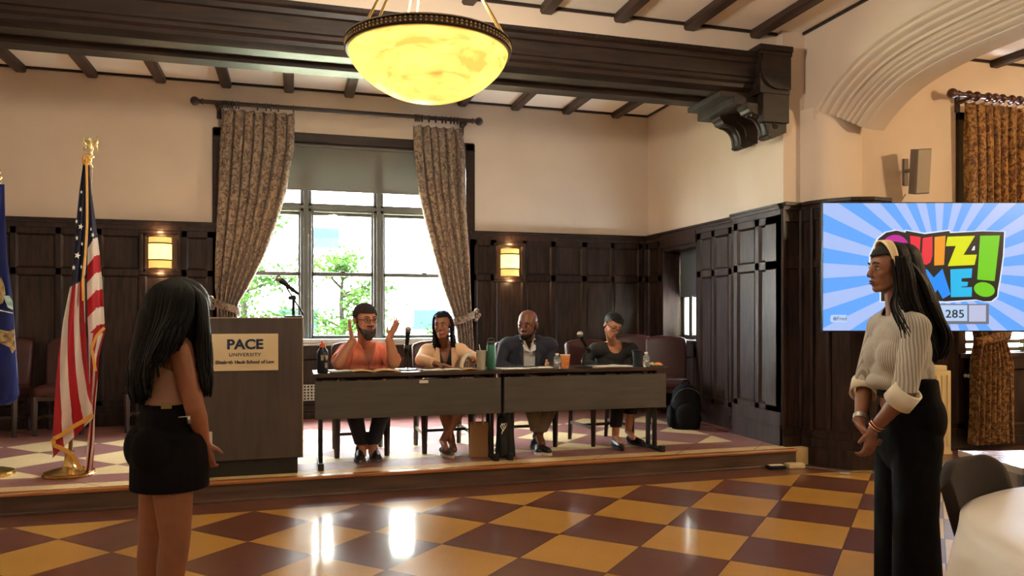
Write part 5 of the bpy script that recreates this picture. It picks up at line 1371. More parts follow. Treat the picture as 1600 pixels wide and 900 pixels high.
blob('trousers', infl(LG[0], .012) + infl(LG[1], .012) + [('e', pel, (.19, .16, .11))], JEAN, t, root, .008, 3, cut=lambda p: p.z > SZ + .74 or p.z < SZ + .12)
H.parts(t, root, LIPM, BROWK, look=.002); H.glasses(t, root, mat('glasses_dark', (30, 26, 26), .3), .021)
HRB = hairmat('hair_dark_grey', (38, 32, 30), (58, 50, 46), .6)
cutf = lambda p, H=H: ((H.R.to_3x3().inverted() @ (p - H.c)) / H.k)
def haircap(H, t, root, m, hl=.045, side=-.02, pads=(), th=.010, nm='hair', vox=.005):
    """short hair: a shell over the cranium kept above a hairline"""
    def cut(p):
        q = (H.R.to_3x3().inverted() @ (p - H.c)) / H.k
        line = hl if q.y < -.045 else (hl + (side - hl) * smoothstep((q.y + .045) / .05) if q.y < .02 else side - .05 * smoothstep((q.y - .02) / .04))
        return q.z < line
    pr = [H.e(0, .014, .042, .073 + th, .093 + th, .078 + th), H.e(0, -.020, .028, .066 + th, .068 + th, .070 + th)] + list(pads)
    return blob(nm, pr, m, t, root, vox, 3, cut=cut, solid=.004)
haircap(H, t, root, HRB, .058, -.01, th=.011)
BRD = hairmat('beard_dark', (44, 36, 32), (92, 84, 78), .7)
bd_ = [H.e(0, -.058, -.098, .050, .042, .044), H.e(0, -.082, -.043, .030, .014, .010), H.cap((.058, -.004, -.035), (.035, -.05, -.085), .017, .026), H.cap((-.058, -.004, -.035), (-.035, -.05, -.085), .017, .026), H.e(0, -.062, -.120, .034, .030, .034)]
def bcut(p, H=H):
    q = (H.R.to_3x3().inverted() @ (p - H.c)) / H.k
    return abs(q.x) < .024 and q.y < -.07 and -.072 < q.z < -.051
blob('beard', bd_, BRD, t, root, .005, 2, cut=bcut)
for i, (hx, hy, dx) in enumerate(((.535, 6.42, -.12), (.63, 6.41, .10))): shoe(t, root, (hx, hy, SZ), (dx, -1, 0), mat('shoe_navy', (26, 28, 36), .5), mat('shoe_sole_grey', (96, 92, 88), .6), .27, .048)

# --- woman 2
SK2 = skin('skin_brown', (150, 98, 74))
el = [V((1.04, 6.42, .95)), V((1.505, 6.44, .96))]; wr = [V((1.145, 6.235, .925)), V((1.452, 6.25, .955))]
hd = [hand(wr[0], (.75, -.45, -.12), (0, 0, -1), -1, .18, .16, .92, thumb_out=.6), hand(wr[1], (-.55, -.35, .25), (.2, .35, -.6), 1, .40, .10, .92)]
kn = [V((1.16, 6.20, SZ + .50)), V((1.40, 6.20, SZ + .50))]; an = [V((1.295, 6.36, SZ + .10)), V((1.215, 6.34, SZ + .12))]
root, t, H, pel, nk, ch, T, AR, LG, hips, sL, sR = make_seated('woman in a cream blazer over a dark blouse, turned towards the man in orange', 1.275, 6.68, (692, 509, 6.46), dict(yaw=-28, pitch=2, roll=-3, k=.98),
    [(665, 551, 6.60), (722, 550, 6.60)], el, wr, kn, an, SK2, .145, .10, 0, (.042, .034, .023), (.072, .048, .033), hd, .045, .95)
BLZ = mat('cream_blazer', (232, 190, 152), rough=0.75, bump=.15, bscale=20, tl=.08); BLS = mat('dark_blouse', (30, 42, 44), rough=.6, bump=.2, bscale=24)
blob('blouse', infl(T, .008), BLS, t, root, .007, 3, cut=lambda p: vneck(p, nk.x - .005, nk.z, nk.y, .17, .05) or p.z < SZ + .52, solid=.003)
def slv_(a, e, w, f, r0, r1): return [('c', a, e, r0, r1), ('f', e, V(e).lerp(w, f), r1, r1 * .85), ('e', a, (r0 * 1.04,) * 3)]
def opn(p, c=nk.x - .005, w0=.035, w1=.085):
    q = smoothstep((p.z - (nk.z - .35)) / .40); return (p.y < nk.y - .0 and abs(p.x - c) < w0 + (w1 - w0) * q) or p.z > nk.z + .085
blob('blazer', infl(T, .020) + slv_(sL, el[0], wr[0], .85, .058, .050) + slv_(sR, el[1], wr[1], .85, .058, .050), BLZ, t, root, .007, 4, cut=lambda p: opn(p) or p.z < SZ + .50, solid=.005)
def lapels(c, z0, z1, y0, y1, xin, xout, m, root, t, notch=True):
    for q in (-1, 1):
        mb = MB(); mb.add([V((c + q * xin, y0, z0)), V((c + q * (xin + .045), y0 - .004, z0 + (z1 - z0) * .62)), V((c + q * (xout + .04), y1 - .025, z0 + (z1 - z0) * .70)), V((c + q * (xout + .015), y1, z1)), V((c + q * (xout - .012), y1 - .01, z1 - .01)), V((c + q * (xin + .012), y0 - .008, z0 + (z1 - z0) * .4))], [(0, 1, 5), (5, 1, 2, 4), (4, 2, 3)])
        mb.xf(Matrix.Translation(-root)); mb.build('lapel', m, t, solid=.006)
lapels(nk.x - .005, nk.z - .30, nk.z + .05, nk.y - .137, nk.y - .075, .035, .065, BLZ, root, t)
H.parts(t, root, LIPM, BROWK, look=-.004)
HRK = hairmat('hair_black', (14, 12, 12), (24, 20, 19), .42)
haircap(H, t, root, HRK, .078, .0, th=.010)
gd = []
for q in (-1, 1):
    gd.append([[H.p(q * .015, -.040, .124), H.p(q * .062, -.028, .088), H.p(q * .084, -.005, .02), H.p(q * .086, .0, -.06), H.p(q * .088, -.01, -.12), H.p(q * .09, -.025, -.17)],
               [H.p(q * .02, .0, .128), H.p(q * .070, .0, .085), H.p(q * .086, .01, .0), H.p(q * .085, .02, -.08), H.p(q * .090, .01, -.12), H.p(q * .092, -.0, -.17)],
               [H.p(q * .01, .06, .118), H.p(q * .055, .07, .075), H.p(q * .072, .07, .0), H.p(q * .075, .06, -.08), H.p(q * .08, .05, -.15), H.p(q * .085, .04, -.20)],
               [H.p(0, .09, .09), H.p(q * .03, .105, .05), H.p(q * .04, .105, -.02), H.p(q * .04, .09, -.08), H.p(q * .05, .075, -.15), H.p(q * .05, .07, -.20)]])
for i, g_ in enumerate(gd): strands(t, root, g_, 130, HRK, .006, .006, 11 + i)
for i, (hx, hy, dx) in enumerate(((1.30, 6.40, -.35), (1.205, 6.37, .25))): shoe(t, root, (hx, hy, SZ), (dx, -1, 0), mat('shoe_grey', (92, 80, 76), .5), mat('shoe_sole_cream', (206, 192, 176), .5), .235, .038, low=True)
SKRT = mat('dark_skirt', (28, 26, 28), .8)
blob('skirt', [('c', hips[0], V(hips[0]).lerp(kn[0], .85), .09, .078), ('c', hips[1], V(hips[1]).lerp(kn[1], .85), .09, .078), ('e', pel, (.17, .14, .10))], SKRT, t, root, .008, 3)

# --- man 3
SK3 = skin('skin_dark_brown', (112, 70, 50))
el = [V((1.79, 6.62, .88)), V((2.27, 6.62, .88))]; wr = [V((1.93, 6.43, .80)), V((2.14, 6.42, .80))]
hd = [hand(wr[0], (.6, -.3, -.15), (0, 0, -1), -1, .3, .10, 1.0), hand(wr[1], (-.6, -.3, -.15), (0, 0, -1), 1, .3, .10, 1.0)]
kn = [V((1.93, 6.20, SZ + .53)), V((2.19, 6.20, SZ + .53))]; an = [V((2.065, 6.33, SZ + .12)), V((2.03, 6.28, SZ + .13))]
root, t, H, pel, nk, ch, T, AR, LG, hips, sL, sR = make_seated('bald bearded man in a navy jacket and pale shirt, looking to the left', 2.05, 6.70, (824, 507, 6.50), dict(yaw=-38, pitch=10, roll=4, k=1.08, wide=1.06),
    [(790, 540, 6.64), (861, 540, 6.64)], el, wr, kn, an, SK3, .185, .125, .02, (.052, .044, .030), (.082, .058, .040), hd, .060, 1.08)
JKT = mat('navy_jacket', (34, 37, 50), rough=.85, bump=.1, bscale=30); SHW = mat('pale_shirt', (196, 194, 194), rough=.8, bump=.12, bscale=22)
cx = nk.x - .03
blob('shirt', infl(T, .009), SHW, t, root, .007, 3, cut=lambda p: vneck(p, cx, nk.z, nk.y, .10, .04) or p.z < SZ + .52, solid=.003)
mb = MB()
for q in (-1, 1): mb.add([V((cx, nk.y - .150, nk.z - .055)), V((cx + q * .052, nk.y - .148, nk.z - .035)), V((cx + q * .075, nk.y - .07, nk.z + .065)), V((cx + q * .045, nk.y - .085, nk.z + .075))], [(0, 1, 2, 3)])
mb.xf(Matrix.Translation(-root)); mb.build('collar', SHW, t, solid=.005)
def opn3(p, c=cx, w0=.055, w1=.068):
    q = smoothstep((p.z - (nk.z - .35)) / .40); return (p.y < nk.y - .0 and abs(p.x - c) < w0 + (w1 - w0) * q) or p.z > nk.z + .095
blob('jacket', infl(T, .021) + slv_(sL, el[0], wr[0], .92, .062, .055) + slv_(sR, el[1], wr[1], .92, .062, .055), JKT, t, root, .007, 5, cut=lambda p: opn3(p) or p.z < SZ + .50, solid=.006)
lapels(cx, nk.z - .32, nk.z + .06, nk.y - .162, nk.y - .085, .055, .062, JKT, root, t)
mb = MB()
for k in range(5): mb.sphere(V((cx + .155 + random.uniform(-.014, .014), nk.y - .155, nk.z - .16 + random.uniform(-.03, .03))), (.011, .005, .014), 8, 6)
mb.xf(Matrix.Translation(-root)); mb.build('pocket_square', mat('pocket_peach', (214, 160, 120), .7), t, smooth=True)
H.parts(t, root, LIPD, BROWK, look=-.004)
BR3 = hairmat('beard_black', (24, 18, 16), (36, 28, 24), .7)
bd_ = [H.e(0, -.060, -.090, .042, .034, .032), H.e(0, -.082, -.043, .027, .012, .008), H.cap((.062, .0, -.03), (.034, -.05, -.085), .012, .022), H.cap((-.062, .0, -.03), (-.034, -.05, -.085), .012, .022)]
def bcut(p, H=H):
    q = (H.R.to_3x3().inverted() @ (p - H.c)) / H.k
    return abs(q.x) < .024 and q.y < -.065 and -.074 < q.z < -.050
blob('beard', bd_, BR3, t, root, .005, 2, cut=bcut)
KHK = mat('khaki_trousers', (112, 96, 78), rough=.85, bump=.2, bscale=26)
blob('trousers', infl(LG[0], .014) + infl(LG[1], .014) + [('e', pel, (.19, .16, .11)), ('f', V(kn[0]).lerp(an[0], .5), an[0], .064, .062), ('f', V(kn[1]).lerp(an[1], .5), an[1], .064, .062)], KHK, t, root, .008, 3, cut=lambda p: p.z > SZ + .74 or p.z < SZ + .17, solid=.004)
SBK = mat('shoe_black', (16, 16, 18), .3); SWH = mat('sole_white', (222, 216, 204), .5)
blob('sock', [('c', an[0], V(an[0]) + V((-.01, -.02, -.05)), .036, .036), ('c', an[1], V(an[1]) + V((0.0, -.02, -.05)), .036, .036)], mat('sock_black', (20, 20, 22), .8), t, root, .006, 2)
shoe(t, root, (2.085, 6.34, SZ), (-.42, -1, 0), SBK, SWH, .285, .050); shoe(t, root, (2.0, 6.31, SZ), (.28, -1, 0), SBK, SWH, .285, .050)

# --- woman 4
SK4 = skin('skin_tan', (186, 130, 98))
el = [V((2.61, 6.62, .90)), V((3.04, 6.60, .90))]; wr = [V((2.76, 6.43, .80)), V((2.93, 6.42, .80))]
hd = [hand(wr[0], (.5, -.35, -.15), (0, 0, -1), -1, .3, .10, .9), hand(wr[1], (-.5, -.35, -.15), (0, 0, -1), 1, .3, .10, .9)]
kn = [V((2.75, 6.18, SZ + .50)), V((2.90, 6.18, SZ + .57))]; an = [V((2.76, 6.27, SZ + .10)), V((2.90, 6.30, SZ + .14))]
root, t, H, pel, nk, ch, T, AR, LG, hips, sL, sR = make_seated('woman in a black long-sleeved top and glasses, reading with her head bowed', 2.83, 6.66, (957, 509, 6.42), dict(yaw=12, pitch=26, roll=12, k=.95),
    [(927, 547, 6.60), (990, 547, 6.60)], el, wr, kn, an, SK4, .140, .095, 0, (.040, .033, .023), (.070, .048, .032), hd, .043, .93)
BKT = mat('black_knit', (30, 31, 30), rough=.85, bump=.15, bscale=30)
def round_neck(p): 
    q = p - (nk + V((-.01, -.03, .02))); return p.z > nk.z + .075 or (p.y < nk.y and (q.x / .070) ** 2 + ((p.z - nk.z - .055) / .080) ** 2 < 1)
blob('top', infl(T, .012) + slv_(sL, el[0], wr[0], .95, .047, .041) + slv_(sR, el[1], wr[1], .95, .047, .041), BKT, t, root, .007, 4, cut=lambda p: round_neck(p) or p.z < SZ + .50, solid=.004)
H.parts(t, root, LIPM, BROWK, eyes=True); H.glasses(t, root, mat('glasses_brown', (60, 36, 30), .3), .022)
haircap(H, t, root, HRK, .066, .005, pads=[H.e(0, .075, .075, .042, .040, .040)], th=.011)
mb = MB(); mb.tube([H.p(-.082, -.03, .045), H.p(-.058, -.05, .098), H.p(0, -.055, .122), H.p(.058, -.05, .098), H.p(.082, -.03, .045)], .004, 8); mb.xf(Matrix.Translation(-root)); mb.build('hairband', BLK, t, smooth=True)
BKTR = mat('black_trousers', (18, 18, 20), .85)
blob('trousers', infl(LG[0], .014) + infl(LG[1], .014) + [('e', pel, (.16, .14, .10))], BKTR, t, root, .008, 3, cut=lambda p: p.z > SZ + .72 or (p.z < SZ + .19 if p.x < 2.83 else p.z < SZ + .30), solid=.004)
shoe(t, root, (2.755, 6.31, SZ), (-.05, -1, 0), SBK, SBK, .235, .040, low=True); shoe(t, root, (2.92, 6.36, SZ + .02), (.28, -1, 0), SBK, SBK, .235, .040, low=True)

# ---------------------------------------------------------------- standing woman, right
D5 = 3.45
def Q(px, py, dd=0.0): return camf(px, py, D5 + dd)
cr = V((_c, -_sn, 0)); cf = V((_sn, _c, 0))        # camera-right / forward at set-up: the axes her stance is laid out along
root = V((camf(1412, 700, D5).x, camf(1412, 700, D5).y, 0.0)); t = person('woman in a striped shirt and black trousers with a cream headband, hands clasped, facing left', root)
def W5(a, b, z): return root + cr * a + cf * b + V((0, 0, z))   # a: to the image right (her back), b: away (her right side)
H = Head(Q(1391, 421), yaw=-106, pitch=1, k=.95)
SK5 = skin('skin_warm_brown', (136, 88, 64))
shN, shF = W5(-.02, -.155, 1.275), W5(-.035, .155, 1.275); elN, elF = W5(-.105, -.20, .985), W5(-.10, .17, .985)
wrN, wrF = W5(-.178, -.085, .825), W5(-.185, .03, .835)
nk5 = W5(-.025, 0, 1.30)
torso5 = [('e', W5(0.01, 0, .93), (.100, .135, .12), YAWM), ('e', W5(-.01, 0, 1.05), (.090, .120, .13), YAWM), ('e', W5(-.015, 0, 1.17), (.098, .140, .15), YAWM), ('e', W5(-.075, -.062, 1.145), (.055, .062, .066), YAWM), ('e', W5(-.075, .062, 1.145), (.055, .062, .066), YAWM),
          ('c', shN + cf * .03, shF - cf * .03, .050, .050), ('c', nk5 + V((0, 0, .05)), shN + cf * .04, .036, .038), ('c', nk5 + V((0, 0, .05)), shF - cf * .04, .036, .038), ('e', W5(.05, 0, .88), (.075, .125, .10), YAWM)]
legs5 = []
for s_ in (-1, 1): legs5 += leg(W5(.015, s_ * .085, .86), W5(.0, s_ * .085, .47), W5(.015, s_ * .08, .09), (.074, .054, .036)) + [('c', W5(.015, s_ * .08, .07), W5(-.12, s_ * .085, .03), .032, .026)]
hN = hand(wrN, (-.22, .02, -1), (-.15, .9, .2), -1, .42, .04, .92, thumb_out=.5); hF = hand(wrF, (.05, -.55, -.8), (.55, -.55, .1), 1, .55, .04, .92, thumb_out=.5)
body = H.prims(neck=nk5, nr=.045, jaw=.95) + torso5 + arm(shN, elN, wrN, (.044, .036, .023)) + arm(shF, elF, wrF, (.044, .036, .023)) + legs5 + hN + hF
blob('body', body, SK5, t, root, .005, 2)
def stripe_mat():
    m = bpy.data.materials.new('striped_cotton'); m.use_nodes = True; nt = m.node_tree; L = nt.links; b = nt.nodes['Principled BSDF']
    tc = node(nt, 'ShaderNodeTexCoord'); mp = node(nt, 'ShaderNodeMapping'); mp.inputs['Rotation'].default_value = (0, 0, radians(16)); L.new(tc.outputs['Object'], mp.inputs[0])
    sp = node(nt, 'ShaderNodeSeparateXYZ'); L.new(mp.outputs[0], sp.inputs[0])
    nz = node(nt, 'ShaderNodeTexNoise'); nz.inputs['Scale'].default_value = 4; L.new(tc.outputs['Object'], nz.inputs[0])
    ma = node(nt, 'ShaderNodeMath'); ma.operation = 'MULTIPLY_ADD'; ma.inputs[1].default_value = 0.03; L.new(nz.outputs[0], ma.inputs[0])
    at2 = node(nt, 'ShaderNodeMath'); at2.operation = 'ARCTAN2'; L.new(sp.outputs[1], at2.inputs[0]); L.new(sp.outputs[0], at2.inputs[1]); sl = node(nt, 'ShaderNodeMath'); sl.operation = 'MULTIPLY'; sl.inputs[1].default_value = 0.13; L.new(at2.outputs[0], sl.inputs[0]); L.new(sl.outputs[0], ma.inputs[2])
    mu = node(nt, 'ShaderNodeMath'); mu.operation = 'MULTIPLY'; mu.inputs[1].default_value = 125; L.new(ma.outputs[0], mu.inputs[0])
    fr = node(nt, 'ShaderNodeMath'); fr.operation = 'FRACT'; L.new(mu.outputs[0], fr.inputs[0])
    r = node(nt, 'ShaderNodeValToRGB'); e = r.color_ramp.elements; e[0].position = .45; e[0].color = lin((190, 182, 168)); e[1].position = .58; e[1].color = lin((142, 137, 128)); q = e.new(.95); q.color = lin((142, 137, 128)); q = e.new(1.0); q.color = lin((190, 182, 168))
    L.new(fr.outputs[0], r.inputs[0]); L.new(r.outputs[0], b.inputs['Base Color']); b.inputs['Roughness'].default_value = .85
    n2 = node(nt, 'ShaderNodeTexNoise'); n2.inputs['Scale'].default_value = 16; L.new(tc.outputs['Object'], n2.inputs[0]); bp = node(nt, 'ShaderNodeBump'); bp.inputs['Strength'].default_value = .35; bp.inputs['Distance'].default_value = .02; L.new(n2.outputs[0], bp.inputs['Height']); L.new(bp.outputs[0], b.inputs['Normal'])
    return m
STR = stripe_mat(); CUFF = mat('cuff_cotton', (222, 212, 190), .85, bump=.2, bscale=20)
sh5 = infl(torso5[1:8], .018) + [('e', W5(-.065, 0, 1.07), (.068, .12, .09), YAWM), ('e', W5(.05, 0, 1.08), (.065, .12, .09), YAWM), ('e', W5(-.04, 0, 1.03), (.12, .125, .05), YAWM)]
sl5 = [('c', shN, shN.lerp(elN, .6), .055, .053), ('c', shN.lerp(elN, .5), elN, .053, .050), ('c', shF, elF, .053, .050)]
wz = 1.33 - (590 - 492.7) * D5 / 1188.3
blob('shirt', sh5 + sl5, STR, t, root, .006, 4, cut=lambda p: p.z > nk5.z + .075 or p.z < wz - .05 or ((p - nk5).dot(cr) < -.02 and p.z > nk5.z + .03 and abs((p - nk5).dot(cf)) < .035), solid=.004)
mb = MB()
for e_, w_ in ((elN, wrN), (elF, wrF)):
    d_ = (w_ - e_).normalized(); a_ = e_ - d_ * .035; mb.frustum(a_, a_ + d_ * .085, .064, .062, 28); 
mb.xf(Matrix.Translation(-root)); 
for e_, w_, in ((elN, wrN), (elF, wrF)):
    d_ = (w_ - e_).normalized(); a_ = e_ - d_ * .04 - root
    mb = MB(); mb.frustum(a_, a_ + d_ * .082, .055, .058, 32, cap=False); mb.build('rolled_cuff', CUFF, t, smooth=True, solid=.010)
mb = MB()   # stand collar
mb.grid(lambda u, v: nk5 - root + cr * (.052 * cos(u * 2 * pi + .0) + .005) + cf * (.056 * sin(u * 2 * pi)) + V((0, 0, .035 + .035 * v - .02 * max(0, -cos(u * 2 * pi)))), 32, 4, close=True); mb.build('collar', STR, t, smooth=True, solid=.004)
TR5 = mat('black_crepe', (9, 9, 10), rough=.9, spec=.1, bump=.1, bscale=20)
tp5 = [('f', W5(.028, 0, wz + .005), W5(.02, 0, wz - .10), .104, .122, 1.38, (cr.x, cr.y, 0)), ('e', W5(.035, 0, .87), (.125, .195, .16), YAWM), ('e', W5(.02, 0, .76), (.120, .200, .17), YAWM)]
for s_ in (-1, 1): tp5 += [('c', W5(.02, s_ * .078, .76), W5(.008, s_ * .085, .45), .102, .094), ('f', W5(.008, s_ * .085, .46), W5(.02, s_ * .085, .03), .092, .105)]
blob('trousers', tp5, TR5, t, root, .008, 4)
for s_ in (-1, 1): shoe(t, root, W5(.06, s_ * .085, 0), tuple(-cr), SBK, SBK, .24, .04, low=True)
H.parts(t, root, LIPD, BROWK)
haircap(H, t, root, HRK, .066, .004, pads=[H.e(0, .035, .035, .082, .088, .088)], th=.011)
HB = mat('headband_cream', (226, 200, 152), .55)
mb = MB(); mb.grid(lambda u, v: H.p(.090 * cos(pi * u), -.030 - .018 * (1 - sin(pi * u)) * -1 + (v - .5) * .046 * (.45 + .55 * sin(pi * u)), -.005 + .142 * sin(pi * u) ** .8) - root, 40, 4); mb.build('headband', HB, t, smooth=True, solid=.008)
mb = MB(); mb.sphere(H.p(-.084, .006, -.034) - root, .006, 10, 8); mb.sphere(H.p(.084, .006, -.034) - root, .006, 10, 8); mb.build('earring', CHR, t, smooth=True)
g5 = []
for dd in (-.085, -.045, 0.0, .045, .085):
    q = abs(dd) / .085
    g5.append([Q(1400 + 2 * q, 381 + 16 * q, dd * .5), Q(1425 - 6 * q, 396 + 14 * q, dd * .8), Q(1445 - 5 * q, 440, dd), Q(1464 - 6 * q, 486, dd), Q(1481 - 6 * q, 528, dd * .9), Q(1470 - 4 * q, 562 - 6 * q, dd * .8)])
strands(t, root, g5, 260, HRK, .0075, .009, 21)
g5 = []
for dd in (-.095, -.088, -.07):
    for a in (0, 1):
        g5.append([Q(1400 + 18 * a, 400, dd * .9), Q(1403 + 22 * a, 430, dd), Q(1407 + 24 * a, 465, dd), Q(1424 + 22 * a, 505, dd), Q(1438 + 22 * a, 540, dd * .9), Q(1447 + 16 * a, 566, dd * .8)])
strands(t, root, g5, 240, HRK, .0075, .009, 22)
g5 = [[Q(1393, 405, -.085), Q(1397, 430, -.09), Q(1398, 455, -.095), Q(1394, 475, -.13), Q(1400, 495, -.19), Q(1408, 515, -.215), Q(1410, 530, -.215)], [Q(1396, 405, -.085), Q(1400, 430, -.09), Q(1404, 455, -.10), Q(1402, 475, -.14), Q(1410, 495, -.20), Q(1416, 512, -.22), Q(1420, 524, -.22)]]
strands(t, root, g5, 14, HRK, .0032, .010, 23, 'loose_locks')
blob('hair_mass', [('c', Q(1412, 405), Q(1425, 450), .075, .072), ('c', Q(1425, 450), Q(1445, 505), .070, .066), ('c', Q(1445, 505), Q(1461, 548), .062, .036)], HRK, t, root, .008, 4)
mb = MB()
for k, (pp, dv, rr) in enumerate(((wrN + (elN - wrN).normalized() * .02, (elN - wrN), .031), (wrN + (elN - wrN).normalized() * .035, (elN - wrN), .032))):
    dv = dv.normalized(); a_ = dv.orthogonal().normalized(); b_ = dv.cross(a_); mb.tube([pp - root + a_ * rr * cos(q) + b_ * rr * sin(q) for q in [i * 2 * pi / 20 for i in range(21)]], .004, 6)
mb.build('bracelet', mat('rose_gold', (206, 150, 120), .25, metal=.9), t, smooth=True)
mb = MB(); dv = (elF - wrF).normalized(); pp = wrF + dv * .03; mb.frustum(pp - root - dv * .012, pp - root + dv * .014, .034, .034, 20); mb.build('watch_band', mat('watch_silver', (176, 170, 160), .3, metal=.8), t, smooth=True, auto=40)

# ---------------------------------------------------------------- standing woman, left
D6 = 3.0
root = V((camf(262, 700, D6).x, camf(262, 700, D6).y, 0.0)); t = person('woman with long black hair, beige sleeveless top and black mini skirt, seen from behind', root)
th = radians(113.7); fx = V((sin(th), -cos(th), 0)); lx = V((cos(th), sin(th), 0))   # facing, canonical +X
RM = Matrix.Rotation(th, 4, 'Z')
def W6(f, l, z): return root + fx * f - lx * l + V((0, 0, z))    # f: forwards, l: to her right (towards the viewer)
def P6(px, py, dd=0.0): return camf(px, py, D6 + dd)
H = Head(W6(.055, .0, 1.350), yaw=113.7, pitch=24, k=.95)
SK6 = skin('skin_golden', (150, 102, 78))
shR = P6(281, 543, -.05); shL = P6(232, 540, .16); elR = P6(304, 636, -.02); wrR = P6(318, 690, .08); elL = P6(262, 640, .30); wrL = P6(312, 680, .22)
nk6 = (shR + shL) / 2 + V((0, 0, .03)); ce = (shR + shL) / 2
ce0 = V((ce.x, ce.y, 0))
def C6(f, l, z): return ce0 + fx * (f + .012) - lx * l + V((0, 0, z))
root2 = root
torso6 = [('e', C6(0, 0, 1.13), (.125, .092, .13), RM), ('e', C6(.0, 0, 1.00), (.110, .082, .12), RM), ('e', C6(.01, 0, .90), (.125, .10, .11), RM), ('e', C6(-.045, .055, .80), (.085, .085, .095), RM), ('e', C6(-.045, -.055, .80), (.085, .085, .095), RM), ('e', C6(.0, 0, .80), (.145, .105, .12), RM),
          ('c', shR.lerp(shL, .1), shL.lerp(shR, .1), .046, .046), ('c', nk6 + V((0, 0, .03)), shR.lerp(shL, .2), .034, .036), ('c', nk6 + V((0, 0, .03)), shL.lerp(shR, .2), .034, .036), ('e', C6(.085, .06, 1.10), (.05, .05, .05), RM), ('e', C6(.085, -.06, 1.10), (.05, .05, .05), RM)]
legs6 = leg(C6(.0, .078, .74), P6(275, 838, .02), P6(256, 1000, .02), (.088, .056, .034)) + leg(C6(.0, -.078, .74), P6(242, 838, .14), P6(228, 985, .14), (.088, .056, .034))
aR = P6(256, 1000, .02); aL = P6(228, 985, .14)
aR.z = .085; aL.z = .085
legs6 = leg(C6(.0, .066, .74), P6(274, 838, .02), aR, (.080, .058, .034)) + leg(C6(.0, -.066, .74), P6(240, 838, .14), aL, (.080, .058, .034))
for a_ in (aR, aL): legs6.append(('c', a_ - V((0, 0, .03)), a_ + fx * .13 - V((0, 0, .055)), .030, .024))
# calf fullness
legs6 += [('e', P6(268, 872, .02), (.050, .050, .09)), ('e', P6(234, 872, .14), (.050, .050, .09))]
hR = hand(wrR, (.10, .25, -1), tuple(fx * .5 + lx * .6), 1, .35, .06, .88); hL = hand(wrL, tuple(V((0, 0, -.7)) - lx * .7), tuple(fx * -1), -1, .4, .06, .88)
body = H.prims(neck=nk6, nr=.044, jaw=.95) + torso6 + arm(shR, elR, wrR, (.047, .038, .025)) + arm(shL, elL, wrL, (.044, .036, .024)) + legs6 + hR + hL
blob('body', body, SK6, t, root, .005, 3)
TOP6 = mat('beige_top', (166, 128, 110), rough=.75, bump=.2, bscale=14)
blob('top', infl(torso6[:3] + torso6[9:], .010) + [('c', shR.lerp(shL, .30), shL.lerp(shR, .30), .052, .052)], TOP6, t, root, .006, 4, cut=lambda p: p.z > 1.245 or p.z < .95 or ((p - shR).length < .095), solid=.004)
SK6B = mat('black_mini_skirt', (8, 8, 10), rough=.85, spec=.15, bump=.1, bscale=18)
zt, zh = 1.33 - (630 - 492.7) * D6 / 1188.3, 1.33 - (770 - 492.7) * D6 / 1188.3
blob('skirt', infl(torso6[1:6], .014) + [('f', C6(.012, 0, .86), C6(.012, 0, zh - .02), .142, .146, 1.10, tuple(fx)), ('c', C6(.005, .06, .78), C6(.005, .062, .66), .100, .096), ('c', C6(.005, -.062, .78), C6(.005, -.062, .66), .100, .096)], SK6B, t, root, .006, 4, cut=lambda p: p.z > zt or p.z < zh + .008 , solid=.005)
mb = MB(); pb = P6(260, 634, -.16); mb.box((-.018, -.004, -.011), (.018, .004, .011), Matrix.Translation(pb - root) @ YAWM @ Matrix.Rotation(radians(20), 4, 'Z')); mb.build('waist_tag', mat('tag_gold', (120, 104, 60), .5), t)
mb = MB(); mb.tube([P6(279, 652, -.15) - root, P6(291, 651, -.145) - root, P6(296, 651, -.14) - root], .0025, 6); mb.tube([P6(295, 650, -.155) - root, P6(296, 662, -.155) - root], .006, 8); mb.build('zip', CHR, t, smooth=True)
H.parts(t, root, LIPM, BROWK)
haircap(H, t, root, HRK, .050, -.05, pads=[H.e(0, .02, .03, .088, .10, .095)], th=.014)
HR6 = hairmat('hair_long_black', (12, 13, 13), (22, 24, 24), .42)
g6 = [[P6(270, 437, .05), P6(236, 456, .02), P6(222, 500, .04), P6(208, 548, .06), P6(201, 590, .07), P6(212, 628, .06)],
      [P6(272, 436, .0), P6(245, 452, -.07), P6(236, 500, -.06), P6(222, 548, -.04), P6(214, 592, -.04), P6(222, 632, -.04)],
      [P6(274, 436, -.02), P6(262, 452, -.12), P6(254, 498, -.115), P6(238, 546, -.10), P6(228, 590, -.10), P6(234, 618, -.10)],
      [P6(276, 436, -.02), P6(280, 452, -.14), P6(272, 490, -.15), P6(258, 515, -.16), P6(246, 545, -.165), P6(238, 570, -.16)],
      [P6(278, 436, -.02), P6(298, 455, -.12), P6(298, 490, -.14), P6(290, 512, -.15), P6(284, 530, -.15), P6(276, 548, -.15)]]
strands(t, root, g6, 420, HR6, .0085, .008, 31)
g6 = [[P6(278, 436, -.02), P6(306, 458, -.09), P6(312, 505, -.08), P6(312, 540, -.05), P6(314, 580, -.04), P6(316, 612, -.03)],
      [P6(279, 436, .02), P6(314, 462, -.02), P6(321, 510, .0), P6(323, 545, .02), P6(326, 580, .03), P6(322, 622, .03)],
      [P6(279, 437, .05), P6(314, 466, .08), P6(320, 510, .09), P6(322, 545, .1), P6(324, 585, .1), P6(318, 600, .1)]]
strands(t, root, g6, 200, HR6, .0078, .010, 32)
blob('hair_mass', [('c', P6(275, 478, .02), P6(245, 500, .0), .092, .075), ('c', P6(245, 500, .0), P6(225, 560, .02), .075, .055), ('c', P6(225, 560, .02), P6(216, 612, .02), .055, .032), ('c', P6(285, 480, .0), P6(298, 520, .0), .078, .05), ('c', P6(300, 520, .02), P6(312, 590, .03), .040, .026)], HR6, t, root, .008, 4)
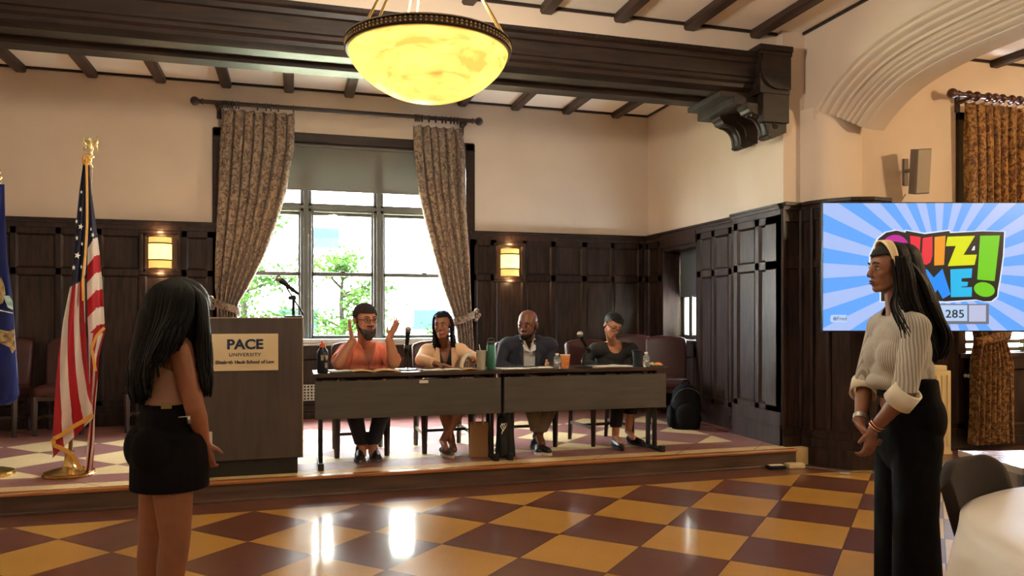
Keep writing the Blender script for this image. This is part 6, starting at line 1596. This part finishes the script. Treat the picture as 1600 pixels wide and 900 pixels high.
strands(t, root, [[P6(262, 505, -.16), P6(256, 525, -.175), P6(250, 545, -.18), P6(244, 560, -.18), P6(240, 570, -.18)], [P6(285, 505, -.16), P6(282, 525, -.185), P6(272, 548, -.19), P6(262, 562, -.19), P6(256, 576, -.18)]], 22, HR6, .003, .010, 33, 'loose_locks')
for a_ in (aR, aL): shoe(t, root, V((a_.x, a_.y, 0)) - fx * .04, tuple(fx), SBK, SBK, .225, .037, low=True)
phn = MB(); ph = tag(None, None) if False else None
pt = thing('phone', 'pale phone held in the hands of the woman in the black mini skirt', 'phone', P6(320, 703, .10))
phn.box((-.006, -.036, -.07), (.006, .036, .07), Matrix.Rotation(radians(-40), 4, 'Z')); phn.build('case', mat('phone_case', (196, 186, 182), .3), pt, bevel=.004)
# ================================================================ THINGS ON THE PANEL TABLE
TZ = 0.887
PAPER = mat('white_paper', (236, 232, 224), .8); MANILA = mat('manila_folder', (226, 190, 130), .8)
def lathe_part(t, name, prof, m, n=24, smooth=True, M=None):
    mb = MB(); mb.lathe(prof, (0, 0, 0), n, M); return mb.build(name, m, t, smooth=smooth, auto=35)
b = thing('water_flask', 'dark navy sports bottle with stickers and an orange cap at the left table end', 'bottle', (0.215, 6.01, TZ))
lathe_part(b, 'body', [(0, 0), (.038, 0), (.042, .008), (.042, .15), (.038, .172), (.024, .19), (.022, .198), (0, .198)], mat('flask_navy', (22, 28, 44), .35, metal=.3))
lathe_part(b, 'cap', [(0, .198), (.022, .198), (.022, .225), (.014, .228), (.012, .242), (0, .244)], mat('cap_orange', (226, 104, 52), .45))
for k, (a_, z, c_) in enumerate(((-1.9, .12, (208, 200, 186)), (-1.2, .06, (190, 186, 178)), (-1.5, .14, (120, 128, 120)), (-1.05, .12, (214, 206, 190)))):
    mb = MB(); mb.grid(lambda u, v: (.0428 * cos(a_ + .5 * u), .0428 * sin(a_ + .5 * u), z - .02 + .04 * v), 6, 3); mb.build('sticker', mat('sticker', c_, .6, col2=tuple(int(q * .4) for q in c_), nscale=60), b, solid=.0006)
b = thing('water_flask', 'tall green insulated bottle with a loop lid at the table join', 'bottle', (1.557, 6.04, TZ))
lathe_part(b, 'body', [(0, 0), (.033, 0), (.035, .006), (.035, .195), (.031, .202), (0, .202)], mat('flask_green', (44, 108, 88), .35, metal=.3))
lathe_part(b, 'lid', [(0, .202), (.032, .202), (.032, .222), (.026, .228), (0, .228)], mat('lid_dark', (36, 44, 42), .4))
mb = MB(); mb.tube([(-.024, 0, .222), (-.024, 0, .246), (-.012, 0, .254), (.012, 0, .254), (.024, 0, .246), (.024, 0, .222)], .006, 8); mb.build('carry_loop', mat('lid_dark2', (36, 44, 42), .4), b, smooth=True)
CLEARP = mat('clear_plastic', (225, 232, 236), .08, trans=.85, spec=.5)
g = thing('iced_drink', 'clear cup of pale iced drink with a straw, left of the green bottle', 'cup', (1.478, 6.06, TZ))
lathe_part(g, 'cup', [(0, 0), (.036, 0), (.042, .15), (.040, .15), (.034, .004), (0, .004)], mat('cup_clear', (214, 212, 204), .2, trans=.4))
lathe_part(g, 'drink', [(0, .006), (.033, .006), (.036, .07), (0, .07)], mat('latte', (190, 150, 112), .4)); lathe_part(g, 'ice', [(0, .072), (.036, .072), (.037, .115), (0, .115)], mat('ice', (206, 206, 198), .3, col2=(150, 146, 140), nscale=60))
lathe_part(g, 'lid', [(0, .15), (.044, .15), (.044, .156), (0, .158)], mat('lid_clear', (190, 186, 176), .2)); mb = MB(); mb.tube([(.005, 0, .10), (-.018, 0, .205)], .003, 6); mb.build('straw', PAPER, g)
def water(x, y, label):
    w = thing('water_bottle', label, 'bottle', (x, y, TZ), 0, 'small clear water bottles')
    lathe_part(w, 'bottle', [(0, 0), (.026, 0), (.028, .006), (.028, .035), (.026, .04), (.028, .046), (.028, .078), (.024, .092), (.013, .105), (.012, .112), (0, .112)], CLEARP)
    lathe_part(w, 'label', [(.0286, .042), (.0286, .074)], mat('bottle_label', (40, 44, 60), .5, col2=(215, 215, 215), nscale=40)).modifiers.new('s', 'SOLIDIFY').thickness = .0008
    lathe_part(w, 'cap', [(0, .112), (.014, .112), (.014, .126), (0, .126)], PAPER); return w
water(2.112, 5.99, 'clear water bottle left of the orange paper cup'); water(2.93, 6.0, 'clear water bottle right of the dark tumbler')
c = thing('paper_cup', 'orange paper cup with a printed brown mark, right of a water bottle', 'cup', (2.19, 6.01, TZ))
lathe_part(c, 'cup', [(0, 0), (.030, 0), (.043, .112), (.041, .112), (.028, .004), (0, .004)], mat('cup_orange', (222, 142, 78), .6)); lathe_part(c, 'rim', [(.0425, .108), (.0445, .110), (.0445, .114), (.0415, .113)], PAPER)
mb = MB()
for (a0, z0, a1, z1) in ((-1.9, .05, -1.7, .03), (-1.7, .03, -1.3, .035), (-1.3, .035, -1.15, .06), (-1.8, .075, -1.65, .08), (-1.4, .08, -1.25, .075)):
    mb.tube([((.030 + z * .116 + .0006) * cos(a), (.030 + z * .116 + .0006) * sin(a), z) for a, z in ((a0, z0), ((a0 + a1) / 2, (z0 + z1) / 2), (a1, z1))], .002, 5)
mb.build('printed_mark', mat('print_brown', (140, 60, 30), .6), c)
u = thing('tumbler', 'dark teal tumbler with a black lid in front of the woman in black', 'cup', (2.852, 6.02, TZ))
lathe_part(u, 'body', [(0, 0), (.030, 0), (.040, .125), (0, .125)], mat('tumbler_teal', (30, 44, 50), .35, metal=.3)); lathe_part(u, 'lid', [(0, .125), (.043, .125), (.043, .138), (.030, .144), (0, .144)], BLK)
p = thing('snack_plate', 'small white plate at the right table end', 'plate', (3.045, 6.05, TZ)); lathe_part(p, 'plate', [(0, 0), (.05, 0), (.068, .012), (.068, .014), (.048, .005), (0, .005)], PAPER)
q = MB(); q.grid(lambda u, v: ((.032 + .004 * sin(u * 30)) * cos(2 * pi * u) * sin(pi * v), .026 * sin(2 * pi * u) * sin(pi * v), .014 - .013 * cos(pi * v)), 20, 8, close=True); q = q.build('pastry', mat('pastry_gold', (226, 140, 66), .5), smooth=True); q.location = (3.065, 6.045, TZ + .006); tag(q, 'golden pastry on the small plate at the right table end', 'pastry')
q = MB(); q.sphere((0, 0, .014), (.022, .020, .014), 12, 8); q = q.build('lime_slice', mat('lime', (206, 214, 120), .5), smooth=True); q.location = (3.012, 6.055, TZ + .006); tag(q, 'yellow-green fruit piece beside the pastry on the plate', 'fruit')
def sheet(x, y, w, d, rz, n, label, m=PAPER, name='paper_stack', group='papers on the panel table', zoff=0.0):
    rnd = random.Random(int(x * 1000)); t = thing(name, label, 'paper', (x, y, TZ + zoff), rz, group)
    for k in range(n):
        mb = MB(); a = rnd.uniform(-.10, .10) * (k > 0); Mx = Matrix.Translation((rnd.uniform(-.02, .02) * (k > 0), rnd.uniform(-.012, .012) * (k > 0), k * .0022)) @ Matrix.Rotation(a, 4, 'Z')
        mb.grid(lambda u, v: tuple(Mx @ V(((u - .5) * w, (v - .5) * d, .0012 + .003 * k * (abs(u - .5) * 2) ** 3))), 10, 6); mb.build('sheet', m, t, smooth=True, solid=.0014)
    return t
def open_folder(x, y, rz, label):
    t = thing('open_folder', label, 'folder', (x, y, TZ), rz)
    for q in (-1, 1):
        mb = MB(); mb.grid(lambda u, v: (q * (.004 + u * .215), (v - .5) * .19, .002 + .016 * sin(pi * min(1, u * 1.15)) * (1 - u * .5)), 14, 6); mb.build('leaf', MANILA, t, smooth=True, solid=.003)
    return t
open_folder(0.60, 6.08, .02, 'open manila folder on the table in front of the man in orange')
sheet(0.325, 6.07, .17, .13, .2, 2, 'white note sheets between the navy bottle and the open folder')
nb = MB(); nb.box((-.09, -.06, 0), (.09, .06, .008)); nb = nb.build('notebook', mat('notebook_navy', (26, 34, 60), .5), bevel=.002); nb.location = (.36, 5.995 + .02, TZ); nb.rotation_euler = (0, 0, .05); tag(nb, 'thin navy notebook near the left table edge', 'notebook')
bpy.data.objects['paper_stack'].location.z += .009
sheet(1.06, 6.06, .17, .15, .1, 3, 'white papers under the hand of the woman in the cream blazer')
bk = thing('open_booklet', 'booklet held open by the woman in the cream blazer, one page curling up', 'booklet', (1.315, 6.08, TZ))
mb = MB(); mb.grid(lambda u, v: (-.005 - u * .14, (v - .5) * .17, .003 + .006 * sin(pi * u)), 10, 6); mb.build('left_page', PAPER, bk, smooth=True, solid=.003)
mb = MB(); mb.grid(lambda u, v: (.005 + u * .115, (v - .5) * .17, .003 + .010 * sin(pi * u)), 10, 6); mb.build('right_page', MANILA, bk, smooth=True, solid=.003)
mb = MB(); mb.grid(lambda u, v: (.0 + .14 * u ** 1.8 - .02 * u, (v - .5) * .17, .008 + .135 * sin(u * pi * .52)), 16, 6); mb.build('curling_page', mat('page_print', (240, 226, 200), .8, tl=.4), bk, smooth=True, solid=.0012)
sheet(1.75, 6.06, .25, .17, .05, 2, 'white papers beside the green bottle'); sheet(1.98, 6.09, .21, .16, -.1, 3, 'white papers in front of the man in the navy jacket')
pn = MB(); pn.tube([(-.07, 0, .004), (.07, .01, .006)], .004, 8); pn = pn.build('pen', BLK, smooth=True); pn.location = (1.90, 6.05, TZ + .010); tag(pn, 'dark pen lying on the papers of the man in the navy jacket', 'pen')
sheet(2.55, 6.06, .25, .18, .06, 4, 'thick pile of white papers in front of the woman in black'); sheet(2.745, 6.08, .13, .16, -.12, 2, 'white papers between the pile and the dark tumbler')
ph2 = MB(); ph2.box((-.045, -.025, 0), (.045, .025, .008)); ph2 = ph2.build('phone', BLK, bevel=.003); ph2.location = (1.02, 6.04, TZ); tag(ph2, 'dark phone lying beside the upright microphone base', 'phone')

# ================================================================ BAGS ON THE STAGE
KRAFT = mat('kraft_paper', (150, 112, 74), .8, bump=.1, bscale=20)
pb_ = thing('paper_bag', 'brown paper carrier bag standing under the table join', 'bag', (1.49, 6.20, SZ), -.12)
mb = MB(); mb.grid(lambda u, v: ((.075 + .002 * sin(v * 9)) * (1 if .125 <= (u % 1) < .375 or .625 <= (u % 1) < .875 else 1) * (max(-1, min(1, 1.42 * cos(2 * pi * u)))), .045 * (1 - .35 * v * abs(0)) * max(-1, min(1, 1.42 * sin(2 * pi * u))), .285 * v), 48, 8, close=True)
mb.add([(-.075, -.045, 0), (.075, -.045, 0), (.075, .045, 0), (-.075, .045, 0)], [(0, 1, 2, 3)]); mb.build('bag_body', KRAFT, pb_, solid=.002)
for s_ in (-1, 1):
    mb = MB(); mb.tube([(-.035, s_ * .044, .27), (-.032, s_ * .044, .33), (-.015, s_ * .04, .355), (.015, s_ * .04, .355), (.032, s_ * .044, .33), (.035, s_ * .044, .27)], .004, 6); mb.build('handle', mat('rope_pale', (206, 190, 160), .8), pb_, smooth=True)
tb_ = thing('tote_bag', 'black tote bag with a white swirl print under the table join', 'bag', (1.70, 6.12, SZ), .05)
mb = MB(); mb.grid(lambda u, v: ((.080 + .008 * sin(u * 40 + v * 3)) * (1 - .25 * v) * cos(2 * pi * u), (.060 + .006 * sin(u * 31)) * (1 - .55 * v) * sin(2 * pi * u), .34 * v), 60, 14, close=True); mb.add([(.078 * cos(i * pi / 10), .058 * sin(i * pi / 10), 0.001) for i in range(20)], [tuple(range(20))])
mb.build('bag_body', mat('tote_black', (22, 23, 26), .8, bump=.4, bscale=16, bstretch=(3, 3, .5)), tb_, smooth=True, solid=.003)
mb = MB()
for k in range(4): mb.tube([(-.052 + k * .014, -.060 + .002 * k, .20 + .02 * k), (-.040 + k * .012, -.057, .235 + .012 * k), (-.058 + k * .015, -.052, .26 + .008 * k), (-.044 + k * .012, -.046, .285)], .0045, 6, flat=.5)
mb.build('white_print', PAPER, tb_, smooth=True)
for s_ in (-1, 1):
    mb = MB(); mb.tube([(-.04, s_ * .022, .33), (-.03, s_ * .018, .40), (.03, s_ * .018, .40), (.04, s_ * .022, .33)], .007, 6, flat=.4); mb.build('strap', BLK, tb_, smooth=True)
bp_ = thing('backpack', 'black padded backpack on the stage floor in front of the corner chairs', 'backpack', (3.93, 7.12, SZ), -.25)
BPM = mat('backpack_nylon', (20, 19, 18), .85, spec=.15, bump=.2, bscale=60)
blob('body', [('e', V((0, 0, .22)), (.165, .105, .20)), ('e', V((0, 0, .10)), (.168, .11, .10)), ('e', V((0, .0, .34)), (.145, .095, .13)), ('f', V((0, 0, .0)), V((0, 0, .12)), .11, .115, 1.35, (0, 1, 0))], BPM, bp_, (0, 0, 0), .010, 5)
blob('front_pocket', [('e', V((0, -.09, .16)), (.125, .055, .12)), ('e', V((0, -.09, .09)), (.12, .05, .07))], BPM, bp_, (0, 0, 0), .008, 4)
blob('side_pocket', [('e', V((-.165, -.01, .13)), (.035, .07, .12))], BPM, bp_, (0, 0, 0), .008, 4)
mb = MB(); mb.tube([(-.04, 0, .46), (-.03, 0, .50), (.03, 0, .50), (.04, 0, .46)], .009, 8); mb.build('grab_handle', BPM, bp_, smooth=True)
mb = MB(); mb.tube([(.15 * cos(a) , -.07 - .02 * sin(a), .28 + .15 * sin(a)) for a in [i * pi / 12 for i in range(13)]], .004, 6); mb.build('zip', mat('zip_grey', (70, 68, 66), .4), bp_, smooth=True)
for s_ in (-1, 1):
    mb = MB(); mb.tube([(s_ * .07, .10, .42), (s_ * .09, .15, .30), (s_ * .08, .11, .10)], .016, 8, flat=.4); mb.build('shoulder_strap', BPM, bp_, smooth=True)
# outlet, cables and adaptors
ot = thing('wall_outlet', 'brown wall outlet low on the panelling right of the backpack', 'outlet', (AX - .035, 6.86, SZ + .12))
mb = MB(); mb.box((-.03, -.045, -.03), (.0, .045, .05)); mb.build('plate', mat('outlet_brown', (120, 84, 62), .5), ot, bevel=.004)
cb = MB(); cb.tube(catmull([(AX - .08, 6.86, SZ + .12), (AX - .13, 6.88, SZ + .03), (AX - .20, 6.8, SZ + .008), (AX - .22, 6.95, SZ + .008), (AX - .16, 7.2, SZ + .008), (AX - .30, 7.5, SZ + .008)], 8), .006, 6); cb = cb.build('power_cable', mat('cable_red', (120, 34, 28), .5), smooth=True); tag(cb, 'dark red power cable curling from the outlet behind the backpack', 'cable')
ad = thing('power_adapter', 'black adapter with a white label on the floor by the stage corner', 'adapter', (4.02, 5.70, 0), -.1)
mb = MB(); mb.box((-.085, -.04, 0), (.075, .04, .035)); mb.build('case', BLK, ad, bevel=.008); mb = MB(); mb.box((-.065, -.035, .0351), (.055, .025, .0365)); mb.build('label', PAPER, ad)
a2 = MB(); a2.box((-.075, -.035, 0), (.075, .035, .045)); a2 = a2.build('power_adapter', CRM, bevel=.010); a2.location = (4.20, 5.68, 0); a2.rotation_euler = (0, 0, -.15); tag(a2, 'cream box adapter on the floor beside the black one', 'adapter')
a3 = MB(); a3.box((-.05, -.02, 0), (.05, .02, .035)); a3 = a3.build('cable_plug', mat('plug_grey', (150, 140, 118), .5), bevel=.006); a3.location = (4.19, 5.77, 0.0); tag(a3, 'grey plug block just behind the cream adapter', 'plug')
cb = MB(); cb.tube(catmull([(4.28, 5.68, .008), (4.36, 5.60, .006), (4.46, 5.44, .006), (4.60, 5.36, .006), (4.75, 5.30, .006), (5.0, 5.29, .006)], 8), .005, 6); cb = cb.build('floor_cable', mat('cable_grey', (110, 104, 96), .5), smooth=True); tag(cb, 'thin grey cable running along the foot of the dark curved pier', 'cable')
mk = MB(); mk.tube([(-.035, .02, .011), (.035, -.02, .011)], .010, 10); mk = mk.build('marker', mat('marker_silver', (180, 180, 176), .3), smooth=True); mk.location = (4.42, 5.33, 0); tag(mk, 'small silver cylinder lying on the floor in front of the curved pier', 'marker')
# ventilation grille under the big window
gr = thing('floor_grille', 'pale perforated vent grille low on the wall below the big window', 'vent', (0.20, 8.945, SZ + .30))
mb = MB(); mb.box((-.30, .0, -.09), (.30, .012, .09)); mb.build('backing', mat('vent_dark', (40, 34, 30), .7), gr)
mb = MB(); 
for k in range(16): mb.box((-.29 + k * .0375, -.008, -.09), (-.275 + k * .0375, .0, .09))
for k in range(6): mb.box((-.30, -.008, -.09 + k * .034), (.30, .0, -.078 + k * .034))
mb.build('lattice', mat('vent_pale', (190, 184, 168), .5), gr)
# end
